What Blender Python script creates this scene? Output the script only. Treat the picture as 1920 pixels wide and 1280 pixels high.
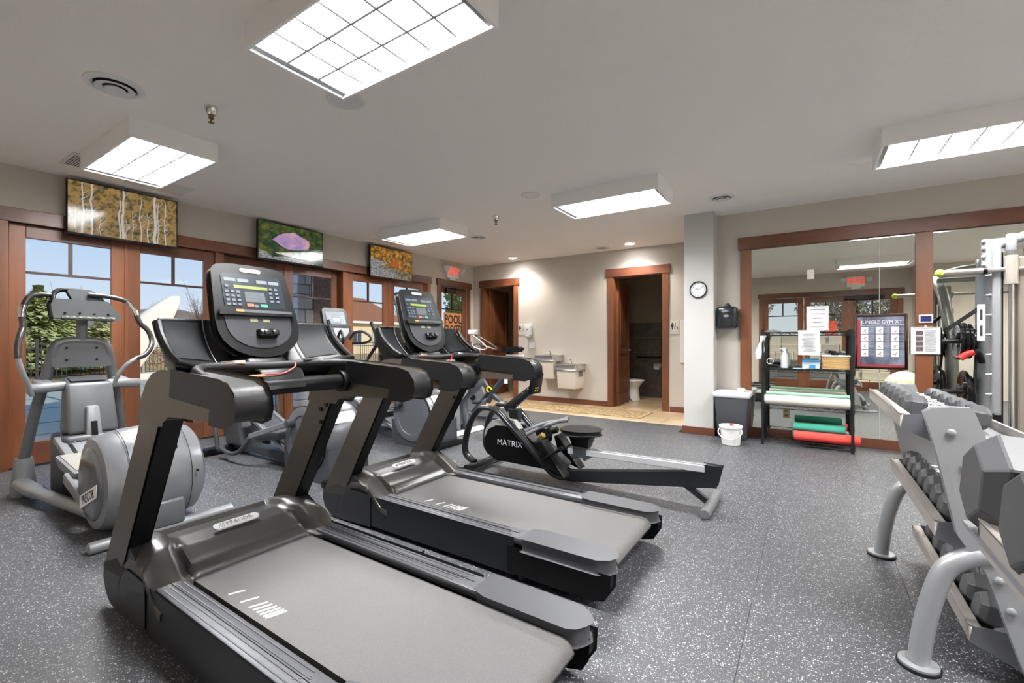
import bpy, bmesh, math, random
from mathutils import Vector, Matrix
random.seed(7)
for o in list(bpy.data.objects): bpy.data.objects.remove(o)
SC = bpy.context.scene; COL = SC.collection
PI = math.pi
# ---------------- camera, world, sun, exposure ----------------
F, TH, CX, CY, H = 842.7, .584416, 960., 638.5, 1.25
cam = bpy.data.cameras.new('camera'); camo = bpy.data.objects.new('camera', cam); COL.objects.link(camo)
cam.sensor_width = 36; cam.lens = 36*F/1920; cam.shift_y = -(640-CY)/1920; cam.clip_start = .02; cam.clip_end = 400
camo.location = (0, 0, H); camo.rotation_euler = (PI/2, 0, TH)
SC.camera = camo
SC.view_settings.view_transform = 'Standard'; SC.view_settings.look = 'None'
SC.view_settings.gamma = 1; SC.view_settings.use_curve_mapping = False
SC.view_settings.exposure = 0.0
LAMP = 88.0         # emission of the troffer lenses
W = bpy.data.worlds.new('sky'); SC.world = W; W.use_nodes = True
nt = W.node_tree; nt.nodes.clear()
out = nt.nodes.new('ShaderNodeOutputWorld'); bg = nt.nodes.new('ShaderNodeBackground')
tc = nt.nodes.new('ShaderNodeTexCoord'); sp = nt.nodes.new('ShaderNodeSeparateXYZ'); cr_ = nt.nodes.new('ShaderNodeValToRGB')
nt.links.new(tc.outputs['Generated'], sp.inputs[0]); nt.links.new(sp.outputs['Z'], cr_.inputs[0])
e = cr_.color_ramp.elements; e[0].position = 0; e[0].color = (.80, .86, .95, 1); e[1].position = .75; e[1].color = (.24, .40, .76, 1)
k = cr_.color_ramp.elements.new(.12); k.color = (.60, .75, .95, 1)
k = cr_.color_ramp.elements.new(.30); k.color = (.30, .50, .88, 1)
nt.links.new(cr_.outputs[0], bg.inputs[0]); bg.inputs[1].default_value = 1.0; nt.links.new(bg.outputs[0], out.inputs[0])
sun = bpy.data.lights.new('sun', 'SUN'); sun.energy = 4.2; sun.angle = .01; sun.color = (1, .93, .82)
suno = bpy.data.objects.new('sun', sun); COL.objects.link(suno)
suno.rotation_euler = Vector((.82, .32, .47)).to_track_quat('Z', 'Y').to_euler(); suno.location = (9, 0, 12)
# pixel -> point helpers on real planes
FW = Vector((-math.sin(TH), math.cos(TH), 0)); RT = Vector((math.cos(TH), math.sin(TH), 0))
def ray(px, py): return FW + RT*((px-CX)/F) + Vector((0, 0, (CY-py)/F))
def G(px, py, z=0): r = ray(px, py); return Vector((0, 0, H)) + r*((z-H)/r.z)
def WX(px, py, x): r = ray(px, py); return Vector((0, 0, H)) + r*(x/r.x)
def WY(px, py, y): r = ray(px, py); return Vector((0, 0, H)) + r*(y/r.y)
# ---------------- materials ----------------
def srgb(c):
    if isinstance(c, str): c = [int(c[i:i+2], 16)/255 for i in (0, 2, 4)]
    return tuple((v/12.92 if v <= .04045 else ((v+.055)/1.055)**2.4) for v in c) + (1,)
MATS = {}
def mat(name, col='808080', rough=.5, metal=0, noise=None, bump=0, bscale=200, spec=.5, emit=None, es=0, trans=0, coat=0, alpha=1):
    if name in MATS: return MATS[name]
    m = bpy.data.materials.new(name); m.use_nodes = True; n = m.node_tree; b = n.nodes['Principled BSDF']
    b.inputs['Base Color'].default_value = srgb(col); b.inputs['Roughness'].default_value = rough
    b.inputs['Metallic'].default_value = metal; b.inputs['Specular IOR Level'].default_value = spec
    b.inputs['Coat Weight'].default_value = coat; b.inputs['Transmission Weight'].default_value = trans
    if emit: b.inputs['Emission Color'].default_value = srgb(emit); b.inputs['Emission Strength'].default_value = es
    tcn = n.nodes.new('ShaderNodeTexCoord')
    if noise:
        c2, sc, stretch = noise
        mp = n.nodes.new('ShaderNodeMapping'); mp.inputs['Scale'].default_value = stretch
        nz = n.nodes.new('ShaderNodeTexNoise'); nz.inputs['Scale'].default_value = sc; nz.inputs['Detail'].default_value = 5
        rp = n.nodes.new('ShaderNodeValToRGB'); rp.color_ramp.elements[0].position = .35; rp.color_ramp.elements[1].position = .65
        rp.color_ramp.elements[0].color = srgb(col); rp.color_ramp.elements[1].color = srgb(c2)
        n.links.new(tcn.outputs['Object'], mp.inputs[0]); n.links.new(mp.outputs[0], nz.inputs[0])
        n.links.new(nz.outputs['Fac'], rp.inputs[0]); n.links.new(rp.outputs[0], b.inputs['Base Color'])
    if bump:
        nb = n.nodes.new('ShaderNodeTexNoise'); nb.inputs['Scale'].default_value = bscale; nb.inputs['Detail'].default_value = 3
        bp = n.nodes.new('ShaderNodeBump'); bp.inputs['Strength'].default_value = bump; bp.inputs['Distance'].default_value = .004
        n.links.new(tcn.outputs['Object'], nb.inputs[0]); n.links.new(nb.outputs['Fac'], bp.inputs['Height']); n.links.new(bp.outputs[0], b.inputs['Normal'])
    MATS[name] = m; return m
def ramp_node(n, stops):
    r = n.nodes.new('ShaderNodeValToRGB'); el = r.color_ramp.elements
    el[0].position, el[0].color = stops[0][0], srgb(stops[0][1]); el[1].position, el[1].color = stops[-1][0], srgb(stops[-1][1])
    for p, c in stops[1:-1]: q = el.new(p); q.color = srgb(c)
    return r
WALL = mat('wall_paint', 'C6BFB5', .8, bump=.15, bscale=120)
WALLG = mat('column_paint', 'C4C3BF', .8, bump=.1, bscale=120)
CEIL = mat('ceiling_texture', 'F3EEE9', .9, bump=1.0, bscale=60)
WOOD = mat('cherry_wood', '7C4A2D', .38, noise=('5C361F', 5, (1, 1, .12)), spec=.5)
WOODH = mat('cherry_wood_horizontal', '6E412B', .38, noise=('502D1D', 5, (.12, .12, 1)), spec=.5)
DARKW = mat('dark_stained_wood', '3A211A', .5)
SILVER = mat('silver_metal', 'A5A7AA', .32, .75)
SILP = mat('silver_painted', '96989A', .38, .35)
GREYP = mat('grey_plastic', '77797D', .42, .15, bump=.05)
GREYD = mat('dark_grey_plastic', '3C3E42', .45, bump=.05)
BLACKP = mat('black_plastic', '0C0D0E', .38, bump=.05, spec=.24)
BLACKR = mat('black_rubber', '171718', .5, bump=.1, spec=.35)
BLACKG = mat('black_gloss', '101113', .15)
GRAPH = mat('graphite_paint', '5A534C', .34, .6, bump=.05)
GRAPHD = mat('dark_graphite_paint', '333438', .38, .5)
HOODM = mat('hood_plastic', '403E3B', .33, .35, bump=.04)
DECKM = mat('step_aluminium', '5C5D60', .42, .35)
BELT = mat('treadmill_belt', '575655', .75, noise=('6A6967', 420, (1, 1, 1)), bump=.25, bscale=600)
WHITE = mat('white_plastic', 'E9E9E7', .4)
WHITEM = mat('white_enamel', 'DDDCD9', .4)
CREAM = mat('cream_plastic', 'DAD3C4', .5)
CHROME = mat('chrome', 'E0E0E0', .12, 1)
STEEL = mat('stainless_steel', 'CBC9C5', .28, .9)
RED = mat('red_plastic', 'E0342A', .45)
ORANGE = mat('orange_plastic', 'D97B34', .45)
YELLOW = mat('yellow_plastic', 'E6D81C', .4)
LIME = mat('tennis_ball_felt', 'C9E04A', .9, bump=.4, bscale=300)
PAPER = mat('white_paper', 'EFEFEF', .8)
INK = mat('black_ink', '202020', .7)
GREYINK = mat('grey_ink', '8C8C90', .7)
LENS = mat('lit_lens', 'FFFFFF', .5, emit='FFFFFF', es=LAMP)
LOUV = mat('white_louver', 'D0D0D2', .35)
GREENL = mat('green_led', '202010', .4, emit='C6E038', es=.75)
LCD = mat('lcd_grey', '4C5255', .35, spec=.3)
NAVY = mat('console_navy', '1D242B', .3, spec=.3)
SKYB = mat('blue_print', '3A8FC4', .5)
# glass: thin clear pane
def glass():
    m = bpy.data.materials.new('window_glass'); m.use_nodes = True; n = m.node_tree; n.nodes.clear()
    o = n.nodes.new('ShaderNodeOutputMaterial'); t = n.nodes.new('ShaderNodeBsdfTransparent'); g = n.nodes.new('ShaderNodeBsdfGlossy')
    f = n.nodes.new('ShaderNodeFresnel'); f.inputs[0].default_value = 1.3; mx = n.nodes.new('ShaderNodeMixShader'); g.inputs['Roughness'].default_value = 0
    t.inputs[0].default_value = (.95, .97, .97, 1)
    n.links.new(f.outputs[0], mx.inputs[0]); n.links.new(t.outputs[0], mx.inputs[1]); n.links.new(g.outputs[0], mx.inputs[2]); n.links.new(mx.outputs[0], o.inputs[0]); return m
GLASS = glass()
MIRR = mat('mirror_silver', 'E6E6DC', .0, 1)
def floor_mat():
    m = mat('rubber_floor', '3C3D40', .42, bump=.25, bscale=350); n = m.node_tree; b = n.nodes['Principled BSDF']
    t = n.nodes.new('ShaderNodeTexCoord'); col = None
    base = n.nodes.new('ShaderNodeRGB'); base.outputs[0].default_value = srgb('404144'); last = base.outputs[0]
    for sc, thr, c in ((210, .84, 'B0B2B4'), (140, .93, 'D0D0CD'), (330, .80, '83858A')):
        v = n.nodes.new('ShaderNodeTexVoronoi'); v.inputs['Scale'].default_value = sc
        s = n.nodes.new('ShaderNodeSeparateColor'); g1 = n.nodes.new('ShaderNodeMath'); g1.operation = 'GREATER_THAN'; g1.inputs[1].default_value = thr
        d1 = n.nodes.new('ShaderNodeMath'); d1.operation = 'LESS_THAN'; d1.inputs[1].default_value = .42
        mu = n.nodes.new('ShaderNodeMath'); mu.operation = 'MULTIPLY'
        n.links.new(t.outputs['Object'], v.inputs['Vector']); n.links.new(v.outputs['Color'], s.inputs[0]); n.links.new(s.outputs[0], g1.inputs[0])
        n.links.new(v.outputs['Distance'], d1.inputs[0]); n.links.new(g1.outputs[0], mu.inputs[0]); n.links.new(d1.outputs[0], mu.inputs[1])
        mx = n.nodes.new('ShaderNodeMix'); mx.data_type = 'RGBA'; mx.inputs['B'].default_value = srgb(c)
        n.links.new(mu.outputs[0], mx.inputs['Factor']); n.links.new(last, mx.inputs['A']); last = mx.outputs['Result']
    n.links.new(last, b.inputs['Base Color']); return m
FLOOR = floor_mat()
def screen_mat(name, kind):
    m = bpy.data.materials.new(name); m.use_nodes = True; n = m.node_tree; b = n.nodes['Principled BSDF']
    t = n.nodes.new('ShaderNodeTexCoord'); nz = n.nodes.new('ShaderNodeTexNoise'); nz.inputs['Detail'].default_value = 8; nz.inputs['Roughness'].default_value = .75
    nz.inputs['Scale'].default_value = {'birch': 16, 'arch': 12, 'lake': 14, 'sunset': 5, 'glare': 14, 'rocks': 30, 'log': 18}[kind]
    n.links.new(t.outputs['Object'], nz.inputs[0])
    st = {'birch': [(.36, '2A2A1C'), (.44, '5E5634'), (.50, '8A7650'), (.54, 'B8882C'), (.60, '8F8270'), (.68, '4F5A2A')],
          'arch': [(.36, '12201A'), (.46, '24402A'), (.55, '4C5E22'), (.66, '8A6A2C')],
          'sunset': [(.36, '8A8AC0'), (.5, 'C49AC4'), (.62, 'E0B0B8')], 'glare': [(.4, 'B8C8B0'), (.5, 'E8ECE6'), (.6, 'F4F2EC')],
          'rocks': [(.4, '4A4850'), (.5, '8A8A8C'), (.62, 'C6C8C0')], 'log': [(.4, '3A3424'), (.5, '7A7258'), (.6, '9A9680')],
          'lake': [(.36, '2A2A18'), (.46, '6A5A20'), (.54, 'B8742C'), (.66, 'D8B45A')],
          }[kind]
    r = ramp_node(n, st); n.links.new(nz.outputs['Fac'], r.inputs[0])
    b.inputs['Base Color'].default_value = (.01, .01, .01, 1); b.inputs['Roughness'].default_value = .12
    n.links.new(r.outputs[0], b.inputs['Emission Color']); b.inputs['Emission Strength'].default_value = .75; return m
# ---------------- mesh builder ----------------
def cr(pts, k=6, closed=False):
    P_ = [Vector(p) for p in pts]; out_ = []
    n = len(P_)
    for i in range(n-1 if not closed else n):
        p0 = P_[i-1] if (i > 0 or closed) else P_[0]; p1 = P_[i % n]; p2 = P_[(i+1) % n]; p3 = P_[(i+2) % n] if (i+2 < n or closed) else P_[-1]
        for j in range(k):
            t = j/k; out_.append(.5*((2*p1)+(-p0+p2)*t+(2*p0-5*p1+4*p2-p3)*t*t+(-p0+3*p1-3*p2+p3)*t**3))
    if not closed: out_.append(P_[-1])
    return out_
class MB:
    def __init__(s): s.b = bmesh.new()
    def face(s, vs):
        try: return s.b.faces.new(vs)
        except ValueError: return None
    def hexa(s, c):
        v = [s.b.verts.new(p) for p in c]
        for f in ((0, 3, 2, 1), (4, 5, 6, 7), (0, 1, 5, 4), (1, 2, 6, 5), (2, 3, 7, 6), (3, 0, 4, 7)): s.face([v[i] for i in f])
        return s
    def box(s, x0, x1, y0, y1, z0, z1):
        return s.hexa([(x0, y0, z0), (x1, y0, z0), (x1, y1, z0), (x0, y1, z0), (x0, y0, z1), (x1, y0, z1), (x1, y1, z1), (x0, y1, z1)])
    def prism(s, pts, ax, a, b):
        f = {'x': lambda p, q: (q, p[0], p[1]), 'y': lambda p, q: (p[0], q, p[1]), 'z': lambda p, q: (p[0], p[1], q)}[ax]
        A = [s.b.verts.new(f(p, a)) for p in pts]; B = [s.b.verts.new(f(p, b)) for p in pts]; n = len(pts)
        s.face(A); s.face(B[::-1])
        for i in range(n): s.face([A[i], A[(i+1) % n], B[(i+1) % n], B[i]])
        return s
    def quad(s, a, b, c, d): s.face([s.b.verts.new(p) for p in (a, b, c, d)]); return s
    def tube(s, pts, r, n=12, sx=1, up=None, closed=False):
        P_ = [Vector(p) for p in pts]; m = len(P_); rr = r if isinstance(r, (list, tuple)) else [r]*m
        T = [((P_[(i+1) % m] if (closed or i < m-1) else P_[i])-(P_[i-1] if (closed or i > 0) else P_[0])).normalized() for i in range(m)]
        u = Vector(up) if up else (Vector((0, 0, 1)) if abs(T[0].z) < .9 else Vector((0, 1, 0)))
        u = (u-T[0]*u.dot(T[0])).normalized(); rings = []
        for i in range(m):
            u = (u-T[i]*u.dot(T[i])).normalized(); w = T[i].cross(u)
            rings.append([s.b.verts.new(P_[i]+(u*math.cos(2*PI*j/n)+w*math.sin(2*PI*j/n)*sx)*rr[i]) for j in range(n)])
        for i in range(m-1 if not closed else m):
            A, B = rings[i], rings[(i+1) % m]
            for j in range(n): s.face([A[j], A[(j+1) % n], B[(j+1) % n], B[j]])
        if not closed: s.face(rings[0][::-1]); s.face(rings[-1])
        return s
    def bar(s, p, q, w, h, up=(0, 0, 1)):
        p, q = Vector(p), Vector(q); t = (q-p).normalized(); u = Vector(up); u = (u-t*u.dot(t)).normalized(); v = t.cross(u)
        c = []
        for o in (p, q): c += [o-v*w/2-u*h/2, o+v*w/2-u*h/2, o+v*w/2+u*h/2, o-v*w/2+u*h/2]
        return s.hexa(c)
    def lathe(s, prof, c, ax='z', n=32, sc=(1, 1), cap=True):
        c = Vector(c); rings = []
        A = {'z': (Vector((1, 0, 0)), Vector((0, 1, 0)), Vector((0, 0, 1))), 'y': (Vector((1, 0, 0)), Vector((0, 0, 1)), Vector((0, 1, 0))), 'x': (Vector((0, 1, 0)), Vector((0, 0, 1)), Vector((1, 0, 0)))}[ax]
        for r, h in prof:
            rings.append([s.b.verts.new(c+A[0]*r*sc[0]*math.cos(2*PI*j/n)+A[1]*r*sc[1]*math.sin(2*PI*j/n)+A[2]*h) for j in range(n)])
        for i in range(len(rings)-1):
            for j in range(n): s.face([rings[i][j], rings[i][(j+1) % n], rings[i+1][(j+1) % n], rings[i+1][j]])
        if cap and prof[0][0] > 1e-5: s.face(rings[0][::-1])
        if cap and prof[-1][0] > 1e-5: s.face(rings[-1])
        return s
    def ball(s, c, r, n=16):
        r = r if isinstance(r, (tuple, list)) else (r, r, r)
        bmesh.ops.create_uvsphere(s.b, u_segments=n, v_segments=max(6, n*2//3), radius=1, matrix=Matrix.Translation(Vector(c)) @ Matrix.Diagonal((r[0], r[1], r[2], 1))); return s
    def grid(s, fn, nu, nv, thick=None):
        V = [[s.b.verts.new(fn(i/nu, j/nv)) for j in range(nv+1)] for i in range(nu+1)]
        for i in range(nu):
            for j in range(nv): s.face([V[i][j], V[i+1][j], V[i+1][j+1], V[i][j+1]])
        return s
    def bev(s, w, seg=2, ang=.5):
        s.b.normal_update(); bmesh.ops.remove_doubles(s.b, verts=s.b.verts, dist=1e-5)
        ed = [e_ for e_ in s.b.edges if len(e_.link_faces) == 2 and e_.calc_face_angle(0) > ang]
        bmesh.ops.bevel(s.b, geom=ed, offset=w, segments=seg, profile=.5, affect='EDGES', clamp_overlap=True); return s
ORG = {}
def root_org(p):
    while p.parent: p = p.parent
    return ORG.get(p.name, Vector((0, 0, 0)))
def fin(mb, name, m, parent=None, org=None, ang=35, flat=False, label=None):
    b = mb.b
    if org is None: org = root_org(parent) if parent else Vector((0, 0, 0))
    org = Vector(org)
    bmesh.ops.recalc_face_normals(b, faces=b.faces); bmesh.ops.translate(b, verts=b.verts, vec=-org)
    me = bpy.data.meshes.new(name); b.to_mesh(me); b.free(); me.materials.append(m)
    if not flat:
        me.polygons.foreach_set('use_smooth', [True]*len(me.polygons)); me.set_sharp_from_angle(angle=math.radians(ang))
    o = bpy.data.objects.new(name, me); COL.objects.link(o)
    if parent: o.parent = parent
    else: o.location = org; ORG[o.name] = org
    if label: o['label'] = label
    return o
def tag(o, label, cat, group=None):
    o['label'] = label; o['category'] = cat
    if group: o['group'] = group
    return o
def thing(name, label, cat, loc=(0, 0, 0), group=None):
    o = bpy.data.objects.new(name, None); COL.objects.link(o); o.location = loc; ORG[o.name] = Vector(loc); o.empty_display_size = .1
    return tag(o, label, cat, group)
def struct(mb, name, m, parent=None, **k):
    o = fin(mb, name, m, parent, **k)
    if not parent: o['kind'] = 'structure'
    return o
def clone(o, parent=None):
    c = o.copy(); COL.objects.link(c)
    if parent: c.parent = parent
    for ch in [q for q in ALLCH.get(o.name, [])]: clone(ch, c)
    return c
ALLCH = {}
def index_children():
    ALLCH.clear()
    for o in bpy.data.objects:
        if o.parent: ALLCH.setdefault(o.parent.name, []).append(o)
def dup(root, delta=(0, 0, 0), label=None, group=None, rz=None):
    index_children(); c = clone(root); c.location = root.location + Vector(delta); ORG[c.name] = Vector(c.location)
    if label: c['label'] = label
    if group: c['group'] = group
    if rz is not None: c.rotation_euler[2] = rz
    return c
FONT_CACHE = {}
def text(s, size, loc, rot, name, m, parent, ext=.0008, bold=0, sx=1, align='CENTER'):
    cu = bpy.data.curves.new('t', 'FONT'); cu.body = s; cu.size = size; cu.extrude = ext; cu.align_x = align; cu.align_y = 'CENTER'; cu.offset = bold
    cu.resolution_u = 2
    t = bpy.data.objects.new('t', cu); COL.objects.link(t)
    bpy.context.view_layer.update(); dg = bpy.context.evaluated_depsgraph_get()
    me = bpy.data.meshes.new_from_object(t.evaluated_get(dg)); bpy.data.objects.remove(t); bpy.data.curves.remove(cu)
    Mx = rot if isinstance(rot, Matrix) else rot.to_matrix().to_4x4()
    me.transform(Matrix.Translation(Vector(loc)-root_org(parent)) @ Mx @ Matrix.Diagonal((sx, 1, 1, 1)))
    me.materials.clear(); me.materials.append(m); me.name = name
    o = bpy.data.objects.new(name, me); COL.objects.link(o); o.parent = parent; return o
from mathutils import Euler
R_FRONT = Matrix.Rotation(PI/2, 4, 'X')                      # text facing -y
R_EAST = Matrix.Rotation(PI/2, 4, 'Z') @ Matrix.Rotation(PI/2, 4, 'X')   # text facing +x
def frame_mat(o, xd, yd):
    x = Vector(xd).normalized(); y = Vector(yd).normalized(); z = x.cross(y)
    return Matrix(((x.x, y.x, z.x, 0), (x.y, y.y, z.y, 0), (x.z, y.z, z.z, 0), (0, 0, 0, 1)))
# ================= ROOM =================
XL, YB, YM, XR, YR, ZC = -6.43, 8.12, 6.68, 5.0, -.55, 2.95
b = MB()
b.box(-6.63, XL, -.75, .91, 0, ZC); b.box(-6.63, XL, 6.62, 6.98, 0, ZC); b.box(-6.63, XL, 7.92, 10.1, 0, ZC)
b.box(-6.63, XL, .91, 6.62, 2.42, ZC); b.box(-6.63, XL, 6.98, 7.92, 2.42, ZC); struct(b, 'wall_left', WALL, flat=True)
b = MB(); b.box(XL, -6.12, YB, 8.27, 0, ZC); b.box(-5.31, -3.09, YB, 8.27, 0, ZC); b.box(-2.16, -1.42, YB, 8.27, 0, ZC)
b.box(-6.12, -5.31, YB, 8.27, 2.44, ZC); b.box(-3.09, -2.16, YB, 8.27, 2.44, ZC); struct(b, 'wall_back', WALL, flat=True)
b = MB().box(-1.42, -1.05, 6.38, 8.27, 0, ZC); struct(b, 'wall_pier', WALLG, flat=True)
b = MB().box(-1.05, XR+.15, YM, YM+.15, 0, ZC); struct(b, 'wall_mirror', WALL, flat=True)
b = MB().box(XR, XR+.15, -.75, YM, 0, ZC); struct(b, 'wall_right', WALL, flat=True)
b = MB(); b.box(XL, -1.05, -.7, YR, 0, ZC); b.box(1.75, 2.0, -.7, YR, 0, ZC); b.box(-1.05, 1.75, -.7, YR, 2.42, ZC)
b.box(2.0, XR, -.22, -.07, 0, ZC); b.box(2.0, 2.15, -.7, -.22, 0, ZC); struct(b, 'wall_rear', WALL, flat=True)
b = MB().box(-6.63, XR+.15, -.75, 10.1, ZC, ZC+.12); struct(b, 'ceiling', CEIL, flat=True)
b = MB(); b.box(-6.43, -1.42, 9.98, 10.1, 0, ZC); b.box(-4.45, -4.3, 8.27, 9.98, 0, ZC); b.box(-1.56, -1.42, 8.27, 9.98, 0, ZC)
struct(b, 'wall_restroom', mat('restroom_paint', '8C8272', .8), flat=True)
b = MB().box(-6.63, XR+.15, -.75, 10.1, -.12, -.012); fl = struct(b, 'floor', mat('subfloor', '1A1A1A', .8), flat=True)
x = XL; xs = [XL]
k = -.23
while k > XL: k -= .635
k += .635
while k < XR: xs.append(k); k += .635
xs.append(XR)
for i in range(len(xs)-1):
    x0, x1 = xs[i]+.0008, xs[i+1]-.0008
    yend = 6.86 if x1 < -1.3 else (6.38 if x0 < -1.05 else YM)
    b = MB().box(x0, x1, YR, yend, -.012, 0); fin(b, 'rubber_strip', FLOOR, fl, flat=True)
# travertine tiles in the alcove and restrooms
TR = mat('travertine', 'CDB592', .28, noise=('B89B74', 3.5, (1, .35, 1)), bump=.05, bscale=60)
TR2 = mat('travertine_light', 'D6C3A4', .28, noise=('C4A983', 3.5, (1, .35, 1)), bump=.05, bscale=60)
DT = mat('slate_tile', '5C554C', .35, noise=('463F38', 9, (1, 1, 1)), bump=.1, bscale=50)
def tile(x0, x1, y0, y1, z0, z1, m, par):
    b = MB().box(x0, x1, y0, y1, z0, z1); return fin(b, 'tile', m, par, flat=True)
g = .003
b = MB().box(XL, -1.42, 6.862, 6.93, -.012, .002); fin(b, 'edge_strip', mat('edge_strip', 'D8C8AE', .35), fl, flat=True)
xx = XL
while xx < -1.43:
    x1 = min(xx+.455, -1.42); yy = 6.932
    while yy < 9.97:
        y1 = min(yy+.455, 9.98)
        if not (yy > 8.2 and -4.45 < (xx+x1)/2 < -4.3): tile(xx+g, x1-g, yy+g, y1-g, -.012, .001, random.choice([TR, TR2]), fl)
        yy = y1
    xx = x1
wr = bpy.data.objects['wall_restroom']
for (a, c) in ((-4.3, -1.56), (-6.43, -4.45)):
    xx = a
    while xx < c-.02:
        for r in range(5): tile(xx+g, min(xx+.33, c)-g, 9.97, 9.98, r*.33+g, (r+1)*.33-g, DT, wr)
        xx += .33
# baseboards and casings
def trim(name, m, *boxes, bev=.003):
    b = MB()
    for q in boxes: b.box(*q)
    if bev: b.bev(bev, 1)
    return struct(b, name, m)
trim('baseboard_back', WOODH, (-5.22, -3.19, 8.10, YB, 0, .10), (-2.04, -1.42, 8.10, YB, 0, .10))
trim('baseboard_pier', WOODH, (-1.44, -1.03, 6.36, 6.38, 0, .10), (-1.05, -1.03, 6.38, 6.66, 0, .10))
trim('baseboard_mirror', WOODH, (-1.03, XR, 6.655, YM, 0, .115))
trim('baseboard_left', WOODH, (XL, XL+.018, 6.72, 6.86, 0, .1), (XL, XL+.018, 8.0, YB, 0, .1), (XL, XL+.018, YR, .78, 0, .1))
trim('baseboard_rear', WOODH, (XL, -1.17, YR, YR+.018, 0, .1))
trim('trim_1', WOODH, (XL-.01, -6.395, .80, 6.72, 2.40, 2.535))
trim('trim_2', WOOD, (XL-.01, -6.40, .82, .93, 0, 2.40), (XL-.01, -6.40, 6.60, 6.69, 0, 2.40))
trim('trim_3', WOODH, (XL-.01, -6.39, 6.88, 8.0, 2.405, 2.54)); trim('trim_4', WOOD, (XL-.01, -6.40, 6.91, 6.985, 0, 2.405), (XL-.01, -6.40, 7.90, 7.97, 0, 2.405))
for i, (a, c) in enumerate(((-6.12, -5.31), (-3.09, -2.16))):
    trim('trim_%d' % (5+2*i), WOODH, (a-.13, c+.13, 8.09, YB+.01, 2.445, 2.60)); trim('trim_%d' % (6+2*i), WOOD, (a-.1, a+.012, 8.10, YB+.01, 0, 2.445), (c-.012, c+.1, 8.10, YB+.01, 0, 2.445), (a, a+.02, YB, 8.27, 0, 2.44), (c-.02, c, YB, 8.27, 0, 2.44), (a, c, YB, 8.27, 2.425, 2.445))
trim('trim_9', WOODH, (-1.165, 1.87, YR-.01, YR+.03, 2.37, 2.50)); trim('trim_10', WOOD, (-1.14, -1.05, YR-.01, YR+.025, 0, 2.37), (1.75, 1.84, YR-.01, YR+.025, 0, 2.37))
# --- glazed door leaves ---
def leaf(name, ax, d, u0, w, h=2.40, st=.115, tr=.13, br=.24, mid=1.93, th=.045, m=WOOD, mh=WOODH, glass=True, knob=None):
    """ax 'x': leaf lies in an x=const plane (d) and runs along y from u0"""
    def bx(b, u_0, u_1, z0, z1, t=th, dd=0):
        if ax == 'x': b.box(d-t/2+dd, d+t/2+dd, u_0, u_1, z0, z1)
        else: b.box(u_0, u_1, d-t/2+dd, d+t/2+dd, z0, z1)
        return b
    b = MB(); bx(b, u0, u0+st, .01, h); b.bev(.004, 1); o = fin(b, name, m); o['kind'] = 'structure'
    b = MB(); bx(b, u0+w-st, u0+w, .01, h); b.bev(.004, 1); fin(b, 'stile', m, o)
    for z0, z1 in ((.01, br), (h-tr, h)):
        b = MB(); bx(b, u0+st, u0+w-st, z0, z1); b.bev(.004, 1); fin(b, 'rail', mh, o)
    c = u0+w/2
    if glass:
        for a_, c_, z0, z1 in ((u0+st, u0+w-st, br, mid), (u0+st, c, mid, h-tr), (c, u0+w-st, mid, h-tr)):
            b = MB()
            if ax == 'x': b.quad((d, a_, z0), (d, c_, z0), (d, c_, z1), (d, a_, z1))
            else: b.quad((a_, d, z0), (c_, d, z0), (c_, d, z1), (a_, d, z1))
            fin(b, 'pane', GLASS, o, flat=True)
        b = MB(); bx(b, u0+st, u0+w-st, mid-.012, mid+.012, .03); fin(b, 'muntin', DARKW, o, flat=True)
        b = MB(); bx(b, c-.014, c+.014, mid+.012, h-tr, .03); fin(b, 'muntin', DARKW, o, flat=True)
    else:
        for z0, z1 in ((br, 1.0), (1.12, h-tr)):
            b = MB(); bx(b, u0+st, u0+w-st, z0, z1, .02); bx(b, u0+st+.05, u0+w-st-.05, z0+.05, z1-.05, .034); b.bev(.006, 1); fin(b, 'door_panel', m, o)
        b = MB(); bx(b, u0+st, u0+w-st, 1.0, 1.12); fin(b, 'rail', mh, o)
    return o
n = 0
for ui, (c, dx) in enumerate(((1.84, -6.49), (3.755, -6.60), (5.665, -6.49))):
    for sgn in (0, 1):
        n += 1
        u0 = c-.90 if sgn == 0 else c+.015
        leaf('door_%d' % n, 'x', dx, u0, .885)
    trim('trim_%d' % (11+ui), WOOD, (dx-.03, dx+.035, c-.02, c+.02, 0, 2.40))
b = MB(); b.box(-6.62, -6.44, .91, .94, 0, 2.42); b.box(-6.62, -6.435, 2.745, 2.85, 0, 2.42); b.box(-6.62, -6.435, 4.66, 4.765, 0, 2.42); b.box(-6.62, -6.44, 6.57, 6.62, 0, 2.42)
b.bev(.004, 1); struct(b, 'trim_14', WOOD)
b = MB().box(-6.62, -6.50, .94, 6.57, 2.40, 2.42); struct(b, 'trim_15', DARKW, flat=True)
leaf('door_7', 'x', -6.50, 6.985, .92, st=.12)
bd = MB(); bd.box(-6.47, -6.41, 7.2, 7.5, 2.29, 2.37); bd.bar((-6.42, 7.45, 2.36), (-6.40, 7.75, 2.395), .03, .015); bd.bev(.008, 1)
tag(fin(bd, 'door_closer', mat('bronze_metal', '2A211C', .4, .6), org=(-6.44, 7.3, 2.33)), 'dark bronze closer box at the top of the exit door beside the pool sign', 'door closer')
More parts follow.
